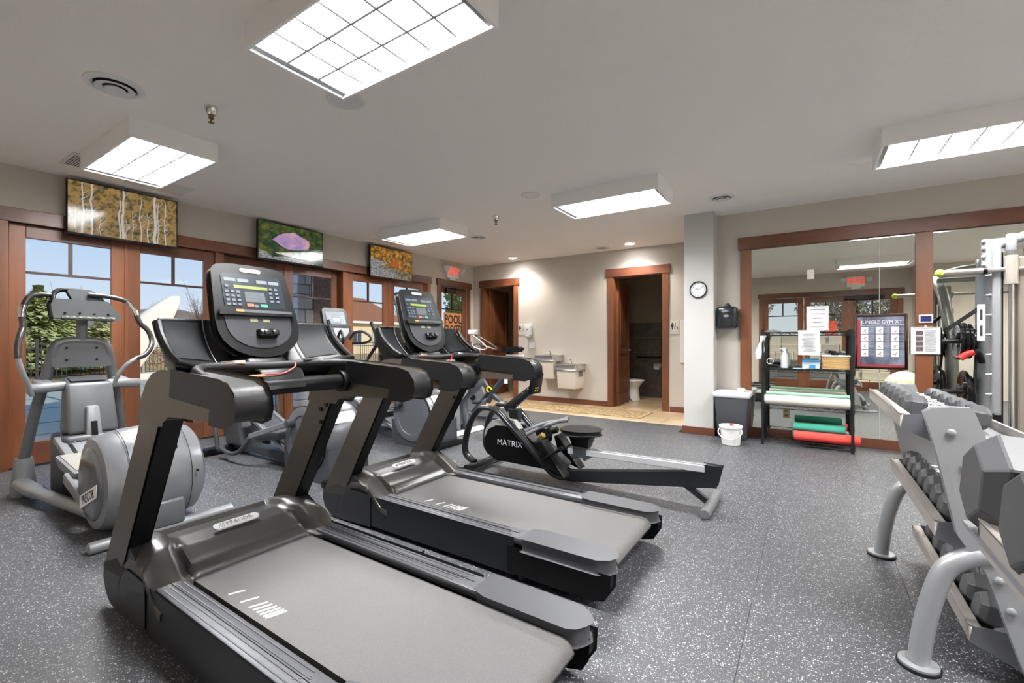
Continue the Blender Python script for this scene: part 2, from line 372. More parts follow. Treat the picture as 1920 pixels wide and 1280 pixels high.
# pool closed sign on exit door glass
t = thing('pool_sign', 'orange sign reading POOL CLOSED taped to the glass of the exit door', 'sign', (-6.46, 7.44, 1.6))
p0, p1 = WX(828, 588, -6.46), WX(857, 640, -6.46)
b = MB().box(-6.462, -6.458, 7.14, 7.72, 1.36, 1.85).bev(.001, 1); fin(b, 'sign_board', mat('sign_orange', 'C98A52', .6), t)
text('POOL', .26, (-6.457, 7.44, 1.70), R_EAST, 'lettering', INK, t, bold=.008, sx=.8)
text('CLOSED', .24, (-6.457, 7.44, 1.49), R_EAST, 'lettering', INK, t, bold=.008, sx=.66)
# restroom leaves, hinged at left jamb and opened inwards
for i, hx in enumerate((-6.09, -3.06)):
    o = leaf('door_%d' % (8+i), 'x', 0, 0, .80, h=2.42, st=.11, tr=.12, br=.22, glass=False)
    o.location = (hx, 8.285, 0); o.rotation_euler[2] = math.radians(3 if i == 0 else 4)
    hb = MB()
    for z in (.35, 1.05, 1.68, 2.12): hb.box(-.036, -.022, -.035, .035, z-.06, z+.06)
    q = fin(hb, 'hinge', STEEL, o, flat=True)
    hb = MB(); hb.tube([(.02, .73, 1.06), (.075, .73, 1.06)], .012); hb.tube([(.075, .735, 1.06), (.075, .62, 1.06)], .011); fin(hb, 'door_handle', STEEL, o)
    hb = MB(); hb.tube([(.03, .7, .10), (.09, .74, .0)], .008, 8); fin(hb, 'door_stop', BLACKP, o)
# rear doors (seen in the mirror)
for i in range(3): leaf('door_%d' % (10+i), 'y', -.62, -1.05+i*.935, .925, h=2.37, mid=1.9, st=.13)
b = MB().box(.72, 1.5, -.585, -.50, 2.26, 2.36).bev(.008, 1)
tag(fin(b, 'door_closer', BLACKP, org=(1.1, -.54, 2.3)), 'black closer across the top of the rightmost reflected glass door', 'door closer')
b = MB().box(.32, .58, -.596, -.592, 1.4, 1.75); tag(fin(b, 'notice_poster', mat('red_print', 'B03020', .6, noise=('E06040', 14, (1, 1, 1))), org=(.45, -.594, 1.57), flat=True), 'small red poster on the glass door reflected in the mirror', 'poster')
# ---- mirror ----
b = MB().quad((-.64, 6.668, .115), (4.9, 6.668, .115), (4.9, 6.668, 2.44), (-.64, 6.668, 2.44))
mo = fin(b, 'wall_mirror_glass', MIRR, org=(2, 6.668, .115), flat=True); mo['kind'] = 'structure'
trim('trim_16', WOODH, (-.79, XR, 6.635, YM, 2.45, 2.61))
trim('trim_17', WOOD, (-.765, -.635, 6.64, YM, .115, 2.45))
trim('trim_18', WOOD, (.985, 1.13, 6.64, YM, .115, 2.45))
trim('trim_19', WOOD, (2.78, 2.92, 6.64, YM, .115, 2.45))
b = MB().box(.672, .677, 6.6665, 6.6678, .115, 2.44); struct(b, 'trim_20', mat('mirror_seam', 'B8BDB6', .3), flat=True)
# ================= CEILING THINGS =================
TR_LBL = ['big ceiling troffer nearest the camera at the top of the photo', 'ceiling troffer beside the white louvered grille, above the left television',
 'ceiling troffer in the middle of the room in front of the doorway with the toilet', 'small looking ceiling troffer above the third television and exit sign',
 'ceiling troffer cut off by the right edge of the photo', 'ceiling troffer seen only in the mirror, nearest the reflected exit sign']
def troffer():
    t = thing('ceiling_light', TR_LBL[0], 'ceiling light', (0, 0, ZC), 'surface mounted fluorescent troffers')
    X, Y, z0 = .61, .305, 2.795
    b = MB(); w = .018
    b.box(-X, X, -Y, -Y+w, z0, ZC); b.box(-X, X, Y-w, Y, z0, ZC); b.box(-X, -X+w, -Y+w, Y-w, z0, ZC); b.box(X-w, X, -Y+w, Y-w, z0, ZC)
    ob = fin(b, 'housing', mat('housing_white', 'F6F5F2', .45), t, org=(0, 0, ZC), flat=True)
    b = MB(); b.quad((-X+w, -Y+w, 2.90), (X-w, -Y+w, 2.90), (X-w, Y-w, 2.90), (-X+w, Y-w, 2.90)); fin(b, 'lamp_panel', LENS, t, org=(0, 0, ZC), flat=True)
    b = MB(); a = .03
    b.box(-X+w, -X+a+w, -Y+w, Y-w, 2.81, 2.815); fin(b, 'inner_rim', GREYP, t, org=(0, 0, ZC), flat=True); b = MB(); b.box(X-a-w, X-w, -Y+w, Y-w, 2.81, 2.815); fin(b, 'inner_rim', GREYP, t, org=(0, 0, ZC), flat=True)
    x0, x1, y0, y1 = -X+w+a, X-w-a, -Y+w, Y-w
    def blade(b, p, q, nrm):
        nx, ny = nrm
        prof = [(-.007, 2.812), (.007, 2.812), (.009, 2.85), (-.009, 2.85)]
        A = [b.b.verts.new((p[0]+nx*o, p[1]+ny*o, z)) for o, z in prof]; B = [b.b.verts.new((q[0]+nx*o, q[1]+ny*o, z)) for o, z in prof]
        for i in range(4): b.face([A[i], A[(i+1) % 4], B[(i+1) % 4], B[i]])
        b.face(A); b.face(B[::-1])
    for i in range(0, 7):
        b = MB(); xx = x0+(x1-x0)*i/6; blade(b, (xx, y0), (xx, y1), (1, 0)); fin(b, 'louver_blade', LOUV, t, org=(0, 0, ZC))
    for j in (1, 2):
        b = MB(); yy = y0+(y1-y0)*j/3; blade(b, (x0, yy), (x1, yy), (0, 1)); fin(b, 'louver_blade', LOUV, t, org=(0, 0, ZC))
    return t
t0 = troffer()
TP = [(-1.89, 1.51), (-4.885, 1.54), (-1.89, 4.915), (-4.86, 4.92), (1.09, 4.91), (1.09, 1.52)]
t0.location = (TP[0][0], TP[0][1], ZC); ORG[t0.name] = Vector(t0.location)
for i, (x, y) in enumerate(TP[1:]): dup(t0, (x-TP[0][0], y-TP[0][1], 0), TR_LBL[i+1])
for i, (x, y) in enumerate(((3.9, 1.52), (3.9, 4.91))): dup(t0, (x-TP[0][0], y-TP[0][1], 0), ['ceiling troffer over the right rear of the room, outside the photo', 'ceiling troffer over the cable machine at far right, outside the photo'][i])
def round_vent(x, y, r, label):
    t = thing('round_vent', label, 'vent', (x, y, ZC), 'round ceiling diffusers')
    b = MB().lathe([(r*.72, ZC), (r*.72, ZC-.012), (r*.80, ZC-.018), (r*1.0, ZC-.006), (r*1.02, ZC)], (x, y, 0), n=40, cap=False); fin(b, 'outer_ring', WHITEM, t)
    b = MB().lathe([(r*.70, ZC-.001), (.001, ZC-.002)], (x, y, 0), n=32); fin(b, 'dark_throat', mat('throat', '1A1A1A', .8), t)
    b = MB().lathe([(r*.40, ZC-.012), (r*.42, ZC-.020), (r*.64, ZC-.03), (r*.66, ZC-.024), (r*.42, ZC-.008)], (x, y, 0), n=36, cap=False); fin(b, 'middle_cone', WHITEM, t)
    b = MB().lathe([(.001, ZC-.022), (r*.2, ZC-.028), (r*.34, ZC-.034), (r*.36, ZC-.028), (r*.2, ZC-.012)], (x, y, 0), n=30); fin(b, 'centre_cone', WHITEM, t)
round_vent(-3.86, 1.04, .16, 'large round ceiling vent at upper left beside the nearest troffer')
round_vent(-.87, 5.82, .14, 'round ceiling vent close to the top of the pier with the clock')
round_vent(-3.16, 7.76, .13, 'round ceiling vent beside the downlight above the toilet doorway')
round_vent(-4.52, 5.84, .13, 'round ceiling vent right of the troffer near the exit sign')
for i, (x, y, r, l) in enumerate(((-2.73, 2.0, .13, 'flat round white ceiling disc partly hidden behind the nearest troffer'), (-2.71, 4.49, .11, 'flat round white ceiling disc left of the middle troffer'))):
    b = MB().lathe([(.001, ZC-.006), (r*.85, ZC-.007), (r*.88, ZC-.012), (r, ZC-.008), (r*1.02, ZC)], (x, y, 0), n=40); tag(fin(b, 'ceiling_speaker', WHITEM, org=(x, y, ZC)), l, 'speaker')
def sprinkler(x, y, l):
    t = thing('fire_sprinkler', l, 'sprinkler', (x, y, ZC))
    b = MB().lathe([(.045, ZC), (.042, ZC-.02), (.028, ZC-.055), (.024, ZC-.06), (.001, ZC-.06)], (x, y, 0), n=24); fin(b, 'escutcheon', CHROME, t)
    b = MB().lathe([(.012, ZC-.06), (.012, ZC-.075), (.018, ZC-.078), (.018, ZC-.085), (.007, ZC-.09), (.006, ZC-.11), (.02, ZC-.112), (.02, ZC-.115), (.001, ZC-.115)], (x, y, 0), n=16); fin(b, 'sprinkler_head', mat('brass', '8C7440', .35, .8), t)
sprinkler(-3.63, 1.52, 'chrome fire sprinkler on the ceiling right of the large round vent')
sprinkler(-3.57, 5.0, 'chrome fire sprinkler on the ceiling between the two far troffers')
def grille(x, y, l, w=.31):
    t = thing('air_grille', l, 'vent', (x, y, ZC))
    b = MB(); b.box(x-w, x+w, y-.17, y+.17, ZC-.008, ZC); b.bev(.003, 1); fin(b, 'grille_frame', WHITEM, t)
    b = MB(); DK = mat('slot_dark', '33363A', .7)
    for i in range(7):
        for j in range(16): b.box(x-w+.05+i*(2*w-.1)/6.6-.012, x-w+.05+i*(2*w-.1)/6.6+.020, y-.14+j*.0178, y-.14+j*.0178+.009, ZC-.0095, ZC-.008)
    q = fin(b, 'grille_slot', DK, t, flat=True); q['kind'] = 'stuff'
grille(-5.75, 1.36, 'white slotted air grille on the ceiling left of the troffer over the first television', .22)
b = MB().box(-6.15, -5.75, 1.72, 2.25, ZC-.006, ZC).bev(.002, 1); tag(fin(b, 'access_panel', WHITEM, org=(-5.95, 2, ZC)), 'flat white ceiling access panel above the birch television', 'panel')
b = MB().box(-6.1, -5.65, 5.0, 5.5, ZC-.006, ZC).bev(.002, 1); tag(fin(b, 'access_panel', WHITEM, org=(-5.9, 5.2, ZC)), 'flat white ceiling access panel above the lake television', 'panel')
for x, y, l in ((-2.63, 7.72, 'lit recessed downlight over the toilet doorway'), (-5.10, 7.74, 'lit recessed downlight over the left restroom doorway')):
    t = thing('downlight', l, 'ceiling light', (x, y, ZC))
    b = MB().lathe([(.075, ZC-.002), (.085, ZC-.006), (.095, ZC-.003), (.098, ZC)], (x, y, 0), n=32, cap=False); fin(b, 'trim_ring', WHITEM, t)
    b = MB().lathe([(.075, ZC-.003), (.001, ZC-.003)], (x, y, 0), n=28); fin(b, 'lit_lens', LENS, t)
    l_ = bpy.data.lights.new('downlight_lamp', 'SPOT'); l_.energy = 150; l_.color = (1, .92, .84); l_.spot_size = 2.4; l_.spot_blend = .7; l_.shadow_soft_size = .06
    o = bpy.data.objects.new('downlight_lamp', l_); COL.objects.link(o); o.location = (x, y, 2.93)
# ================= TELEVISIONS =================
def tv(y0, y1, z0, z1, kind, label):
    t = thing('television', label, 'television', (XL, (y0+y1)/2, z0), 'wall televisions above the glass doors')
    b = MB().box(-6.345, -6.30, y0, y1, z0, z1).bev(.006, 2); fin(b, 'tv_housing', BLACKG, t)
    b = MB().box(-6.43, -6.345, y0+.3, y1-.3, z0+.1, z1-.12).bev(.01, 1); fin(b, 'wall_bracket', BLACKP, t)
    b = MB().quad((-6.2985, y0+.012, z0+.022), (-6.2985, y1-.012, z0+.022), (-6.2985, y1-.012, z1-.012), (-6.2985, y0+.012, z1-.012))
    fin(b, 'screen', screen_mat('screen_'+kind, kind), t, flat=True)
    X = -6.2975; w, h = y1-y0, z1-z0
    def em(nm, c): return mat(nm, '050505', .12, emit=c, es=.75)
    def poly(pts, name, m):
        b = MB(); b.face([b.b.verts.new((X, y0+u*w, z0+v*h)) for u, v in pts]); q = fin(b, name, m, t, flat=True); return q
    rr = random.Random(3)
    if kind == 'birch':
        b = MB()
        for u, wd, top in ((.13, .018, 1), (.2, .02, 1), (.44, .016, .8), (.47, .024, 1), (.56, .006, .6), (.63, .011, .9), (.70, .012, .6), (.77, .032, 1), (.80, .012, .9), (.87, .012, .95), (.27, .006, .4), (.5, .008, .4), (.07, .006, .5)):
            pts = [(u+rr.uniform(-.005, .005)+.006*math.sin(i*.9+u*30), .04+.94*top*i/9) for i in range(10)]
            for i in range(9):
                a, c = pts[i], pts[i+1]; w0 = wd*(1-.05*i)/2
                b.face([b.b.verts.new((X, y0+uu*w, z0+vv*h)) for uu, vv in ((a[0]-w0, a[1]), (a[0]+w0, a[1]), (c[0]+w0, c[1]), (c[0]-w0, c[1]))])
            for _ in range(14):
                i = rr.randint(2, 8); a = pts[i]; s = rr.choice((-1, 1)); q = (a[0]+s*rr.uniform(.03, .07), min(.97, a[1]+rr.uniform(.04, .14)))
                b.face([b.b.verts.new((X, y0+uu*w, z0+vv*h)) for uu, vv in ((a[0], a[1]), (a[0]+.003, a[1]-.008), (q[0]+.001, q[1]))])
        fin(b, 'screen_picture', mat('birch_bark', '050505', .12, emit='CFC9C4', es=.75, ), t, flat=True)['kind'] = 'stuff'
    if kind == 'arch':
        poly([(.2, .55), (.25, .62), (.3, .70), (.37, .76), (.45, .80), (.51, .84), (.57, .80), (.66, .74), (.76, .68), (.77, .56), (.74, .44), (.6, .38), (.42, .36), (.33, .42), (.26, .5)], 'screen_picture', screen_mat('sunset', 'sunset'))
        poly([(.24, .22), (.5, .16), (.8, .15), (1-.02, .26), (.985, .40), (.8, .40), (.6, .33)], 'screen_picture', screen_mat('water_glare', 'glare'))
        poly([(.02, .05), (.3, .04), (.75, .04), (.85, .07), (.6, .12), (.4, .16), (.2, .10), (.12, .22), (.02, .24)], 'screen_picture', screen_mat('stones', 'rocks'))
    if kind == 'lake':
        poly([(.01, .05), (.55, .05), (.7, .2), (.45, .34), (.35, .3), (.2, .33), (.42, .5), (.2, .56), (.01, .58)], 'screen_picture', screen_mat('pale_rock', 'rocks'))
        poly([(.22, .34), (.35, .4), (.98, .26), (.98, .05), (.6, .05), (.55, .18)], 'screen_picture', screen_mat('log', 'log'))
        poly([(.46, .42), (.56, .7), (.62, .7), (.66, .42)], 'screen_picture', em('red_reflection', 'B85A34'))
tv(1.31, 2.276, 2.345, 2.91, 'birch', 'television showing white birch trunks among golden leaves, leftmost of three')
tv(3.21, 4.206, 2.375, 2.92, 'arch', 'television showing a pink sunset through a rock arch, middle of three')
tv(5.10, 6.085, 2.355, 2.912, 'lake', 'television showing pale rocks beside an autumn lake, rightmost of three')
# ================= EXIT SIGNS =================
def exit_sign(loc, rz, label):
    t = thing('exit_sign', label, 'exit sign', (0, 0, 0))
    b = MB().box(-.15, .15, -.05, 0, -.11, .11).bev(.008, 2); fin(b, 'sign_housing', WHITE, t)
    b = MB().box(-.08, .08, -.04, -.005, -.15, -.11).bev(.004, 1); fin(b, 'battery_box', WHITE, t)
    text('EXIT', .17, (0, -.0515, .01), R_FRONT, 'lettering', mat('exit_red', 'D04038', .5, emit='FF4A3A', es=.9), t, bold=.004, sx=.85)
    for s in (-1, 1):
        b = MB(); b.tube([(s*.15, -.03, .06), (s*.19, -.04, .06)], .015, 10); b.tube([(s*.20, -.02, .07), (s*.215, -.10, .03)], [.035, .05], 18); q = fin(b, 'emergency_lamp', WHITE, t)
        b = MB(); b.tube([(s*.2155, -.1005, .03), (s*.216, -.104, .028)], .042, 18); fin(b, 'lamp_lens', mat('lamp_lens', 'C9D4DA', .15), q)
    t.location = loc; t.rotation_euler[2] = rz; t.scale = (1.2, 1.2, 1.2); return t
exit_sign((-6.43, 7.35, 2.72), PI/2, 'red lettered exit sign with two lamps above the door with the pool sign')
exit_sign((.95, YR, 2.70), PI, 'exit sign above the rear glass doors, seen reversed in the mirror')
# ================= BACK WALL THINGS =================
def fountain(x0, x1, zt, zb, label):
    y0 = 7.70; t = thing('drinking_fountain', label, 'drinking fountain', ((x0+x1)/2, YB, zb), 'wall drinking fountains')
    b = MB(); b.prism([(x0, y0+.03), (x0+.03, y0), (x1-.03, y0), (x1, y0+.03), (x1, YB), (x0, YB)], 'z', zt-.115, zt); b.bev(.012, 2); fin(b, 'basin', STEEL, t)
    b = MB().lathe([(.16, zt+.0005), (.15, zt-.004), (.001, zt-.006)], ((x0+x1)/2, 7.86, 0), n=28, sc=(1, .7)); fin(b, 'bowl', mat('steel_dark', '8E8C88', .3, .9), t)
    b = MB().hexa([(x0+.04, y0+.07, zb), (x1-.04, y0+.07, zb), (x1-.03, YB, zb), (x0+.03, YB, zb), (x0+.03, y0+.03, zt-.115), (x1-.03, y0+.03, zt-.115), (x1-.02, YB, zt-.115), (x0+.02, YB, zt-.115)]); b.bev(.008, 2); ap = fin(b, 'apron', CREAM, t)
    b = MB(); c = (x0+x1)/2; b.tube([(c, 7.98, zt), (c, 7.98, zt+.05), (c, 7.96, zt+.07), (c, 7.93, zt+.075)], [.018, .014, .013, .010], 12); fin(b, 'bubbler', CHROME, t)
    b = MB()
    for k in range(6): b.box(x1-.028, x1-.012, 7.86+k*.03, 7.875+k*.03, zt-.24, zt-.13)
    q = fin(b, 'vent_slot', GREYP, t, flat=True); return t
fountain(-4.58, -4.125, .965, .50, 'steel topped drinking fountain mounted higher, on the left')
fountain(-4.112, -3.65, .80, .33, 'steel topped drinking fountain mounted lower, on the right')
b = MB().tube(cr([(-4.22, 8.09, .495), (-4.21, 8.03, .42), (-4.17, 8.03, .37), (-4.13, 8.06, .40), (-4.12, 8.08, .45)]), .008, 8); tag(fin(b, 'water_hose', GREYD, org=(-4.2, 8.05, .4)), 'thin grey water hose looped between the two drinking fountains', 'hose')
t = thing('soap_dispenser', 'white hand sanitizer dispenser on the back wall left of the fountains', 'dispenser', (-4.92, YB, 1.35))
b = MB().box(-4.985, -4.855, 8.01, YB, 1.36, 1.60).bev(.025, 3); fin(b, 'dispenser_cover', WHITE, t)
b = MB().box(-4.97, -4.87, 8.0, 8.07, 1.32, 1.375).bev(.01, 2); fin(b, 'push_bar', WHITEM, t)
b = MB().box(-4.935, -4.905, 8.006, 8.012, 1.47, 1.50); fin(b, 'window', GREYP, t, flat=True)
b = MB().box(-4.93, -4.80, 8.105, YB, 1.09, 1.21).bev(.004, 1); tag(fin(b, 'switch_plate', WHITE, org=(-4.865, YB, 1.15)), 'blank white switch plate under the hand sanitizer dispenser', 'switch plate')
def wc_sign(x0, x1, z0, z1, l):
    t = thing('restroom_sign', l, 'sign', ((x0+x1)/2, YB, z0)); c = (x0+x1)/2; w = x1-x0; Y = 8.1065
    b = MB().box(x0, x1, 8.108, YB, z0, z1).bev(.002, 1); fin(b, 'sign_plate', CREAM, t)
    zf = (z0+z1)/2+.02; b = MB()
    b.prism([(c-.25*w+.011*math.cos(a*PI/5), zf+.052+.011*math.sin(a*PI/5)) for a in range(10)], 'y', Y, 8.108)
    b.prism([(c-.25*w-.022, zf+.036), (c-.25*w+.022, zf+.036), (c-.25*w+.024, zf-.01), (c-.25*w+.01, zf-.01), (c-.25*w+.009, zf-.065), (c-.25*w-.009, zf-.065), (c-.25*w-.01, zf-.01), (c-.25*w-.024, zf-.01)], 'y', Y, 8.108); fin(b, 'person_symbol', INK, t, flat=True)
    b = MB(); q = c+.22*w
    b.tube([(q-.012, 8.106, zf+.04), (q-.012, 8.106, zf-.005), (q+.018, 8.106, zf-.008), (q+.028, 8.106, zf-.045)], .0035, 6)
    b.tube([(q-.004+.026*math.cos(a*.45+1.9), 8.106, zf-.028+.026*math.sin(a*.45+1.9)) for a in range(11)], .003, 6)
    b.prism([(q-.012+.007*math.cos(a*PI/4), zf+.05+.007*math.sin(a*PI/4)) for a in range(8)], 'y', Y, 8.108); fin(b, 'wheelchair_symbol', INK, t, flat=True)
    text('RESTROOM', .022, (c, 8.1075, z0+.035), R_FRONT, 'lettering', GREYINK, t)
wc_sign(-5.20, -5.035, 1.38, 1.60, 'small restroom sign right of the left restroom doorway')
wc_sign(-2.035, -1.895, 1.37, 1.60, 'small restroom sign right of the toilet doorway')
t = thing('wall_cabinet', 'white wall cabinet on the back wall, mostly hidden by the pier', 'cabinet', (-1.65, YB, .87))
b = MB().box(-1.86, -1.44, 8.06, YB, .87, 1.61).bev(.004, 1); fin(b, 'cabinet_frame', WHITEM, t)
b = MB().box(-1.80, -1.50, 8.045, 8.06, .92, 1.56).bev(.004, 1); q = fin(b, 'cabinet_door', CREAM, t)
b = MB().tube([(-1.78, 8.045, 1.28), (-1.78, 8.02, 1.27), (-1.78, 8.02, 1.18), (-1.78, 8.045, 1.17)], .006, 8); fin(b, 'pull_handle', STEEL, q)
# rug
t = thing('area_rug', 'beige and brown patterned runner rug on the tiles in front of the fountains', 'rug', (-3.4, 7.5, 0))
RUG = mat('rug_weave', 'BFA57C', .95, noise=('7F6A48', 22, (1, 1, 1)), bump=.6, bscale=300)
b = MB().box(-4.95, -2.25, 7.12, 7.86, .001, .012).bev(.004, 1); fin(b, 'rug_pile', RUG, t)
b = MB()
for q in ((-4.93, -2.27, 7.14, 7.17), (-4.93, -2.27, 7.81, 7.84), (-4.93, -4.88, 7.17, 7.81), (-2.32, -2.27, 7.17, 7.81)): b.box(q[0], q[1], q[2], q[3], .012, .0145)
fin(b, 'rug_border', mat('rug_border', '9A8257', .95, noise=('C8B48C', 30, (1, 1, 1))), t, flat=True)
# toilet room things
t = thing('toilet', 'white toilet visible through the right restroom doorway', 'toilet', (-3.35, 9.35, 0))
b = MB().box(-3.86, -3.66, 9.13, 9.57, .40, .80).bev(.02, 2); fin(b, 'tank', WHITE, t)
b = MB(); b.lathe([(.13, .0), (.12, .10), (.11, .25), (.15, .34), (.185, .40)], (-3.13, 9.35, 0), n=28, sc=(1.25, 1)); b.box(-3.66, -3.25, 9.26, 9.44, 0, .38); fin(b, 'bowl', WHITE, t)
b = MB().lathe([(.001, .43), (.19, .43), (.20, .42), (.20, .405), (.001, .403)], (-3.13, 9.35, 0), n=28, sc=(1.3, 1)); fin(b, 'seat_lid', WHITE, t)
t = thing('paper_holder', 'toilet paper holder on the dark tiles right of the toilet', 'paper holder', (-2.75, 9.97, .65)); b = MB().tube([(-2.83, 9.92, .66), (-2.72, 9.92, .66)], .045, 18); fin(b, 'paper_roll', PAPER, t)
b = MB().box(-2.86, -2.69, 9.955, 9.97, .67, .75).bev(.005, 1); b.tube([(-2.775, 9.96, .70), (-2.775, 9.92, .66)], .01, 8); fin(b, 'bracket', STEEL, t)
b = MB().tube([(-3.2, 9.97, .88), (-3.2, 9.92, .88), (-2.4, 9.92, .88), (-2.4, 9.97, .88)], .018, 12); tag(fin(b, 'grab_bar', mat('bronze_bar', '2B2725', .35, .7), org=(-2.8, 9.95, .88)), 'dark horizontal grab bar on the tiles above the toilet', 'grab bar')
b = MB().tube([(-2.66, 9.97, .98), (-2.66, 9.92, .98), (-2.66, 9.92, 1.4), (-2.66, 9.97, 1.4)], .018, 12); tag(fin(b, 'grab_bar', MATS['bronze_bar'], org=(-2.66, 9.95, 1.2)), 'dark vertical grab bar on the tiles in the toilet room', 'grab bar')
# clock on the pier
t = thing('wall_clock', 'round black rimmed wall clock on the grey pier', 'clock', (-1.235, 6.38, 1.93))
b = MB().lathe([(.108, 0), (.112, -.02), (.108, -.03), (.098, -.03), (.096, -.02)], (-1.235, 6.38, 1.93), 'y', n=48, cap=False); fin(b, 'clock_rim', BLACKP, t)
b = MB().lathe([(.1, -.012), (.001, -.0125)], (-1.235, 6.38, 1.93), 'y', n=48); fin(b, 'clock_face', PAPER, t)
for k in range(12):
    a = PI/2-k*PI/6; text(str(k or 12), .028, (-1.235+.08*math.cos(a), 6.3665, 1.93+.08*math.sin(a)), R_FRONT, 'numeral', INK, t)
for L, w, a in ((.052, .006, PI/2+math.radians(58)), (.078, .004, PI/2-math.radians(52))):
    b = MB().bar((-1.235, 6.364, 1.93), (-1.235+L*math.cos(a), 6.364, 1.93+L*math.sin(a)), .002, w, up=(0, 0, 1)); fin(b, 'clock_hand', INK, t, flat=True)
# paper towel dispenser
t = thing('towel_dispenser', 'translucent black paper towel dispenser on the wall beside the mirror', 'dispenser', (-.905, YM, 1.40))
b = MB().box(-1.035, -.785, 6.47, YM, 1.41, 1.70).bev(.04, 4); fin(b, 'dispenser_cover', mat('smoked_plastic', '23282C', .12), t)
b = MB().hexa([(-.95, 6.55, 1.70), (-.86, 6.55, 1.70), (-.86, 6.6, 1.70), (-.95, 6.6, 1.70), (-.92, 6.56, 1.745), (-.89, 6.56, 1.745), (-.89, 6.59, 1.745), (-.92, 6.59, 1.745)]).bev(.006, 2); fin(b, 'lock_cap', BLACKP, t)
b = MB().lathe([(.036, 0), (.034, -.004), (.001, -.004)], (-.91, 6.47, 1.575), 'y', n=24, sc=(1, .5)); fin(b, 'badge', CHROME, t)
# mirror mounted things
b = MB().box(-.024, .052, 6.655, 6.667, 2.01, 2.127).bev(.003, 1); q = tag(fin(b, 'blank_outlet_plate', CREAM, org=(.014, 6.66, 2.07)), 'small cream cover plate high on the mirror', 'cover plate')
t = thing('mirror_outlet', 'yellowed power outlet low on the mirror behind the wire shelf', 'outlet', (-.243, 6.66, .33))
b = MB().box(-.28, -.206, 6.655, 6.667, .27, .40).bev(.003, 1); fin(b, 'outlet_plate', mat('yellowed', 'CFC59A', .5), t)
for z in (.305, .36):
    b = MB().box(-.262, -.224, 6.652, 6.656, z-.014, z+.014).bev(.004, 1); fin(b, 'socket', mat('socket', '8A8262', .5), t)
t = thing('framed_poster', 'framed JUNGLE GYM XT exercise poster leaning on the mirror', 'poster', (.68, 6.64, .93))
b = MB(); fx0, fx1, fz0, fz1 = .442, .921, .925, 1.555
for q in ((fx0, fx0+.028, fz0, fz1), (fx1-.028, fx1, fz0, fz1), (fx0+.028, fx1-.028, fz0, fz0+.028), (fx0+.028, fx1-.028, fz1-.028, fz1)): b.box(q[0], q[1], 6.625, 6.665, q[2], q[3])
b.bev(.004, 1); fin(b, 'picture_frame', DARKW, t)
b = MB().box(fx0+.028, fx1-.028, 6.634, 6.640, fz0+.028, fz1-.028); fin(b, 'print', mat('poster_dark', '2C3140', .3, noise=('7C8294', 9, (1, 1, .5))), t, flat=True)
b = MB(); b.box(fx0+.03, fx0+.052, 6.632, 6.634, fz0+.03, fz1-.06); b.box(fx0+.052, fx1-.03, 6.632, 6.634, fz0+.03, fz0+.05); fin(b, 'red_margin', mat('poster_red', 'A02A30', .4), t, flat=True)
text('JUNGLE GYM XT', .056, (fx0+.247, 6.632, fz1-.092), R_FRONT, 'lettering', PAPER, t, sx=.88)
b = MB().box(fx0+.06, fx1-.035, 6.632, 6.634, fz1-.13, fz1-.124); fin(b, 'rule_line', PAPER, t, flat=True)
for c in range(3):
    for r in range(4):
        x0 = fx0+.062+c*.135; z1 = fz1-.145-r*.088
        b = MB().box(x0, x0+.066, 6.631, 6.634, z1-.08, z1); q = fin(b, 'exercise_picture', PAPER, t, flat=True)
        b = MB(); rr = random.Random(c*7+r); u, v = rr.uniform(.2, .4), rr.uniform(.2, .35)
        b.bar((x0+.066*u, 6.6303, z1-.08*(1-v)), (x0+.066*rr.uniform(.6, .85), 6.6303, z1-.08*rr.uniform(.3, .6)), .0008, .006); b.bar((x0+.03, 6.6303, z1-.04), (x0+.045, 6.6303, z1-.068), .0008, .005)
        fin(b, 'figure', mat('fig_red', '8A2A2A', .5) if rr.random() < .5 else INK, q, flat=True)
b = MB()
for c in range(3):
    for r in range(4):
        for l_ in range(5): b.box(fx0+.134+c*.135, fx0+.134+c*.135+.05, 6.6315, 6.634, fz1-.155-r*.088-l_*.014-.003, fz1-.155-r*.088-l_*.014)
q = fin(b, 'text_lines', mat('poster_text', 'B8BCC8', .5), t, flat=True); q['kind'] = 'stuff'
def paper(x0, x1, z0, z1, y, label, lines, name='notice', framed=False, by=None):
    t = thing(name, label, 'paper sign', ((x0+x1)/2, y, z0))
    b = MB().grid(lambda u, v: (x0+(x1-x0)*u, y-.004*math.sin(u*3+v*4)*(0 if framed else 1), z0+(z1-z0)*v), 6, 6); fin(b, 'sheet', PAPER, t, ang=60)
    if framed:
        b = MB()
        for q in ((x0-.006, x0+.004, z0-.006, z1+.006), (x1-.004, x1+.006, z0-.006, z1+.006), (x0+.004, x1-.004, z0-.006, z0+.004), (x0+.004, x1-.004, z1-.004, z1+.006)): b.box(q[0], q[1], y-.006, y+.004, q[2], q[3])
        fin(b, 'sleeve_edge', WHITEM, t, flat=True)
    b = MB(); rr = random.Random(int(x0*100)); h = z1-z0
    for k in range(lines):
        zz = z1-h*(.12+.74*k/max(1, lines-1)); hw = (x1-x0)*rr.uniform(.2, .36); c = (x0+x1)/2
        b.box(c-hw, c+hw, y-.0065, y-.0055, zz-.003, zz+.002)
    fin(b, 'print_lines', GREYINK, t, flat=True); return t
paper(-.024, .191, 1.382, 1.667, 6.655, 'white notice sheet in a clear sleeve, the higher one on the mirror', 5, framed=True)
t = thing('thermostat', 'thermostat with blue display on the wooden mirror post', 'thermostat', (1.067, 6.64, 1.49))
b = MB().box(1.008, 1.126, 6.615, 6.64, 1.445, 1.536).bev(.006, 2); fin(b, 'thermostat_body', WHITE, t)
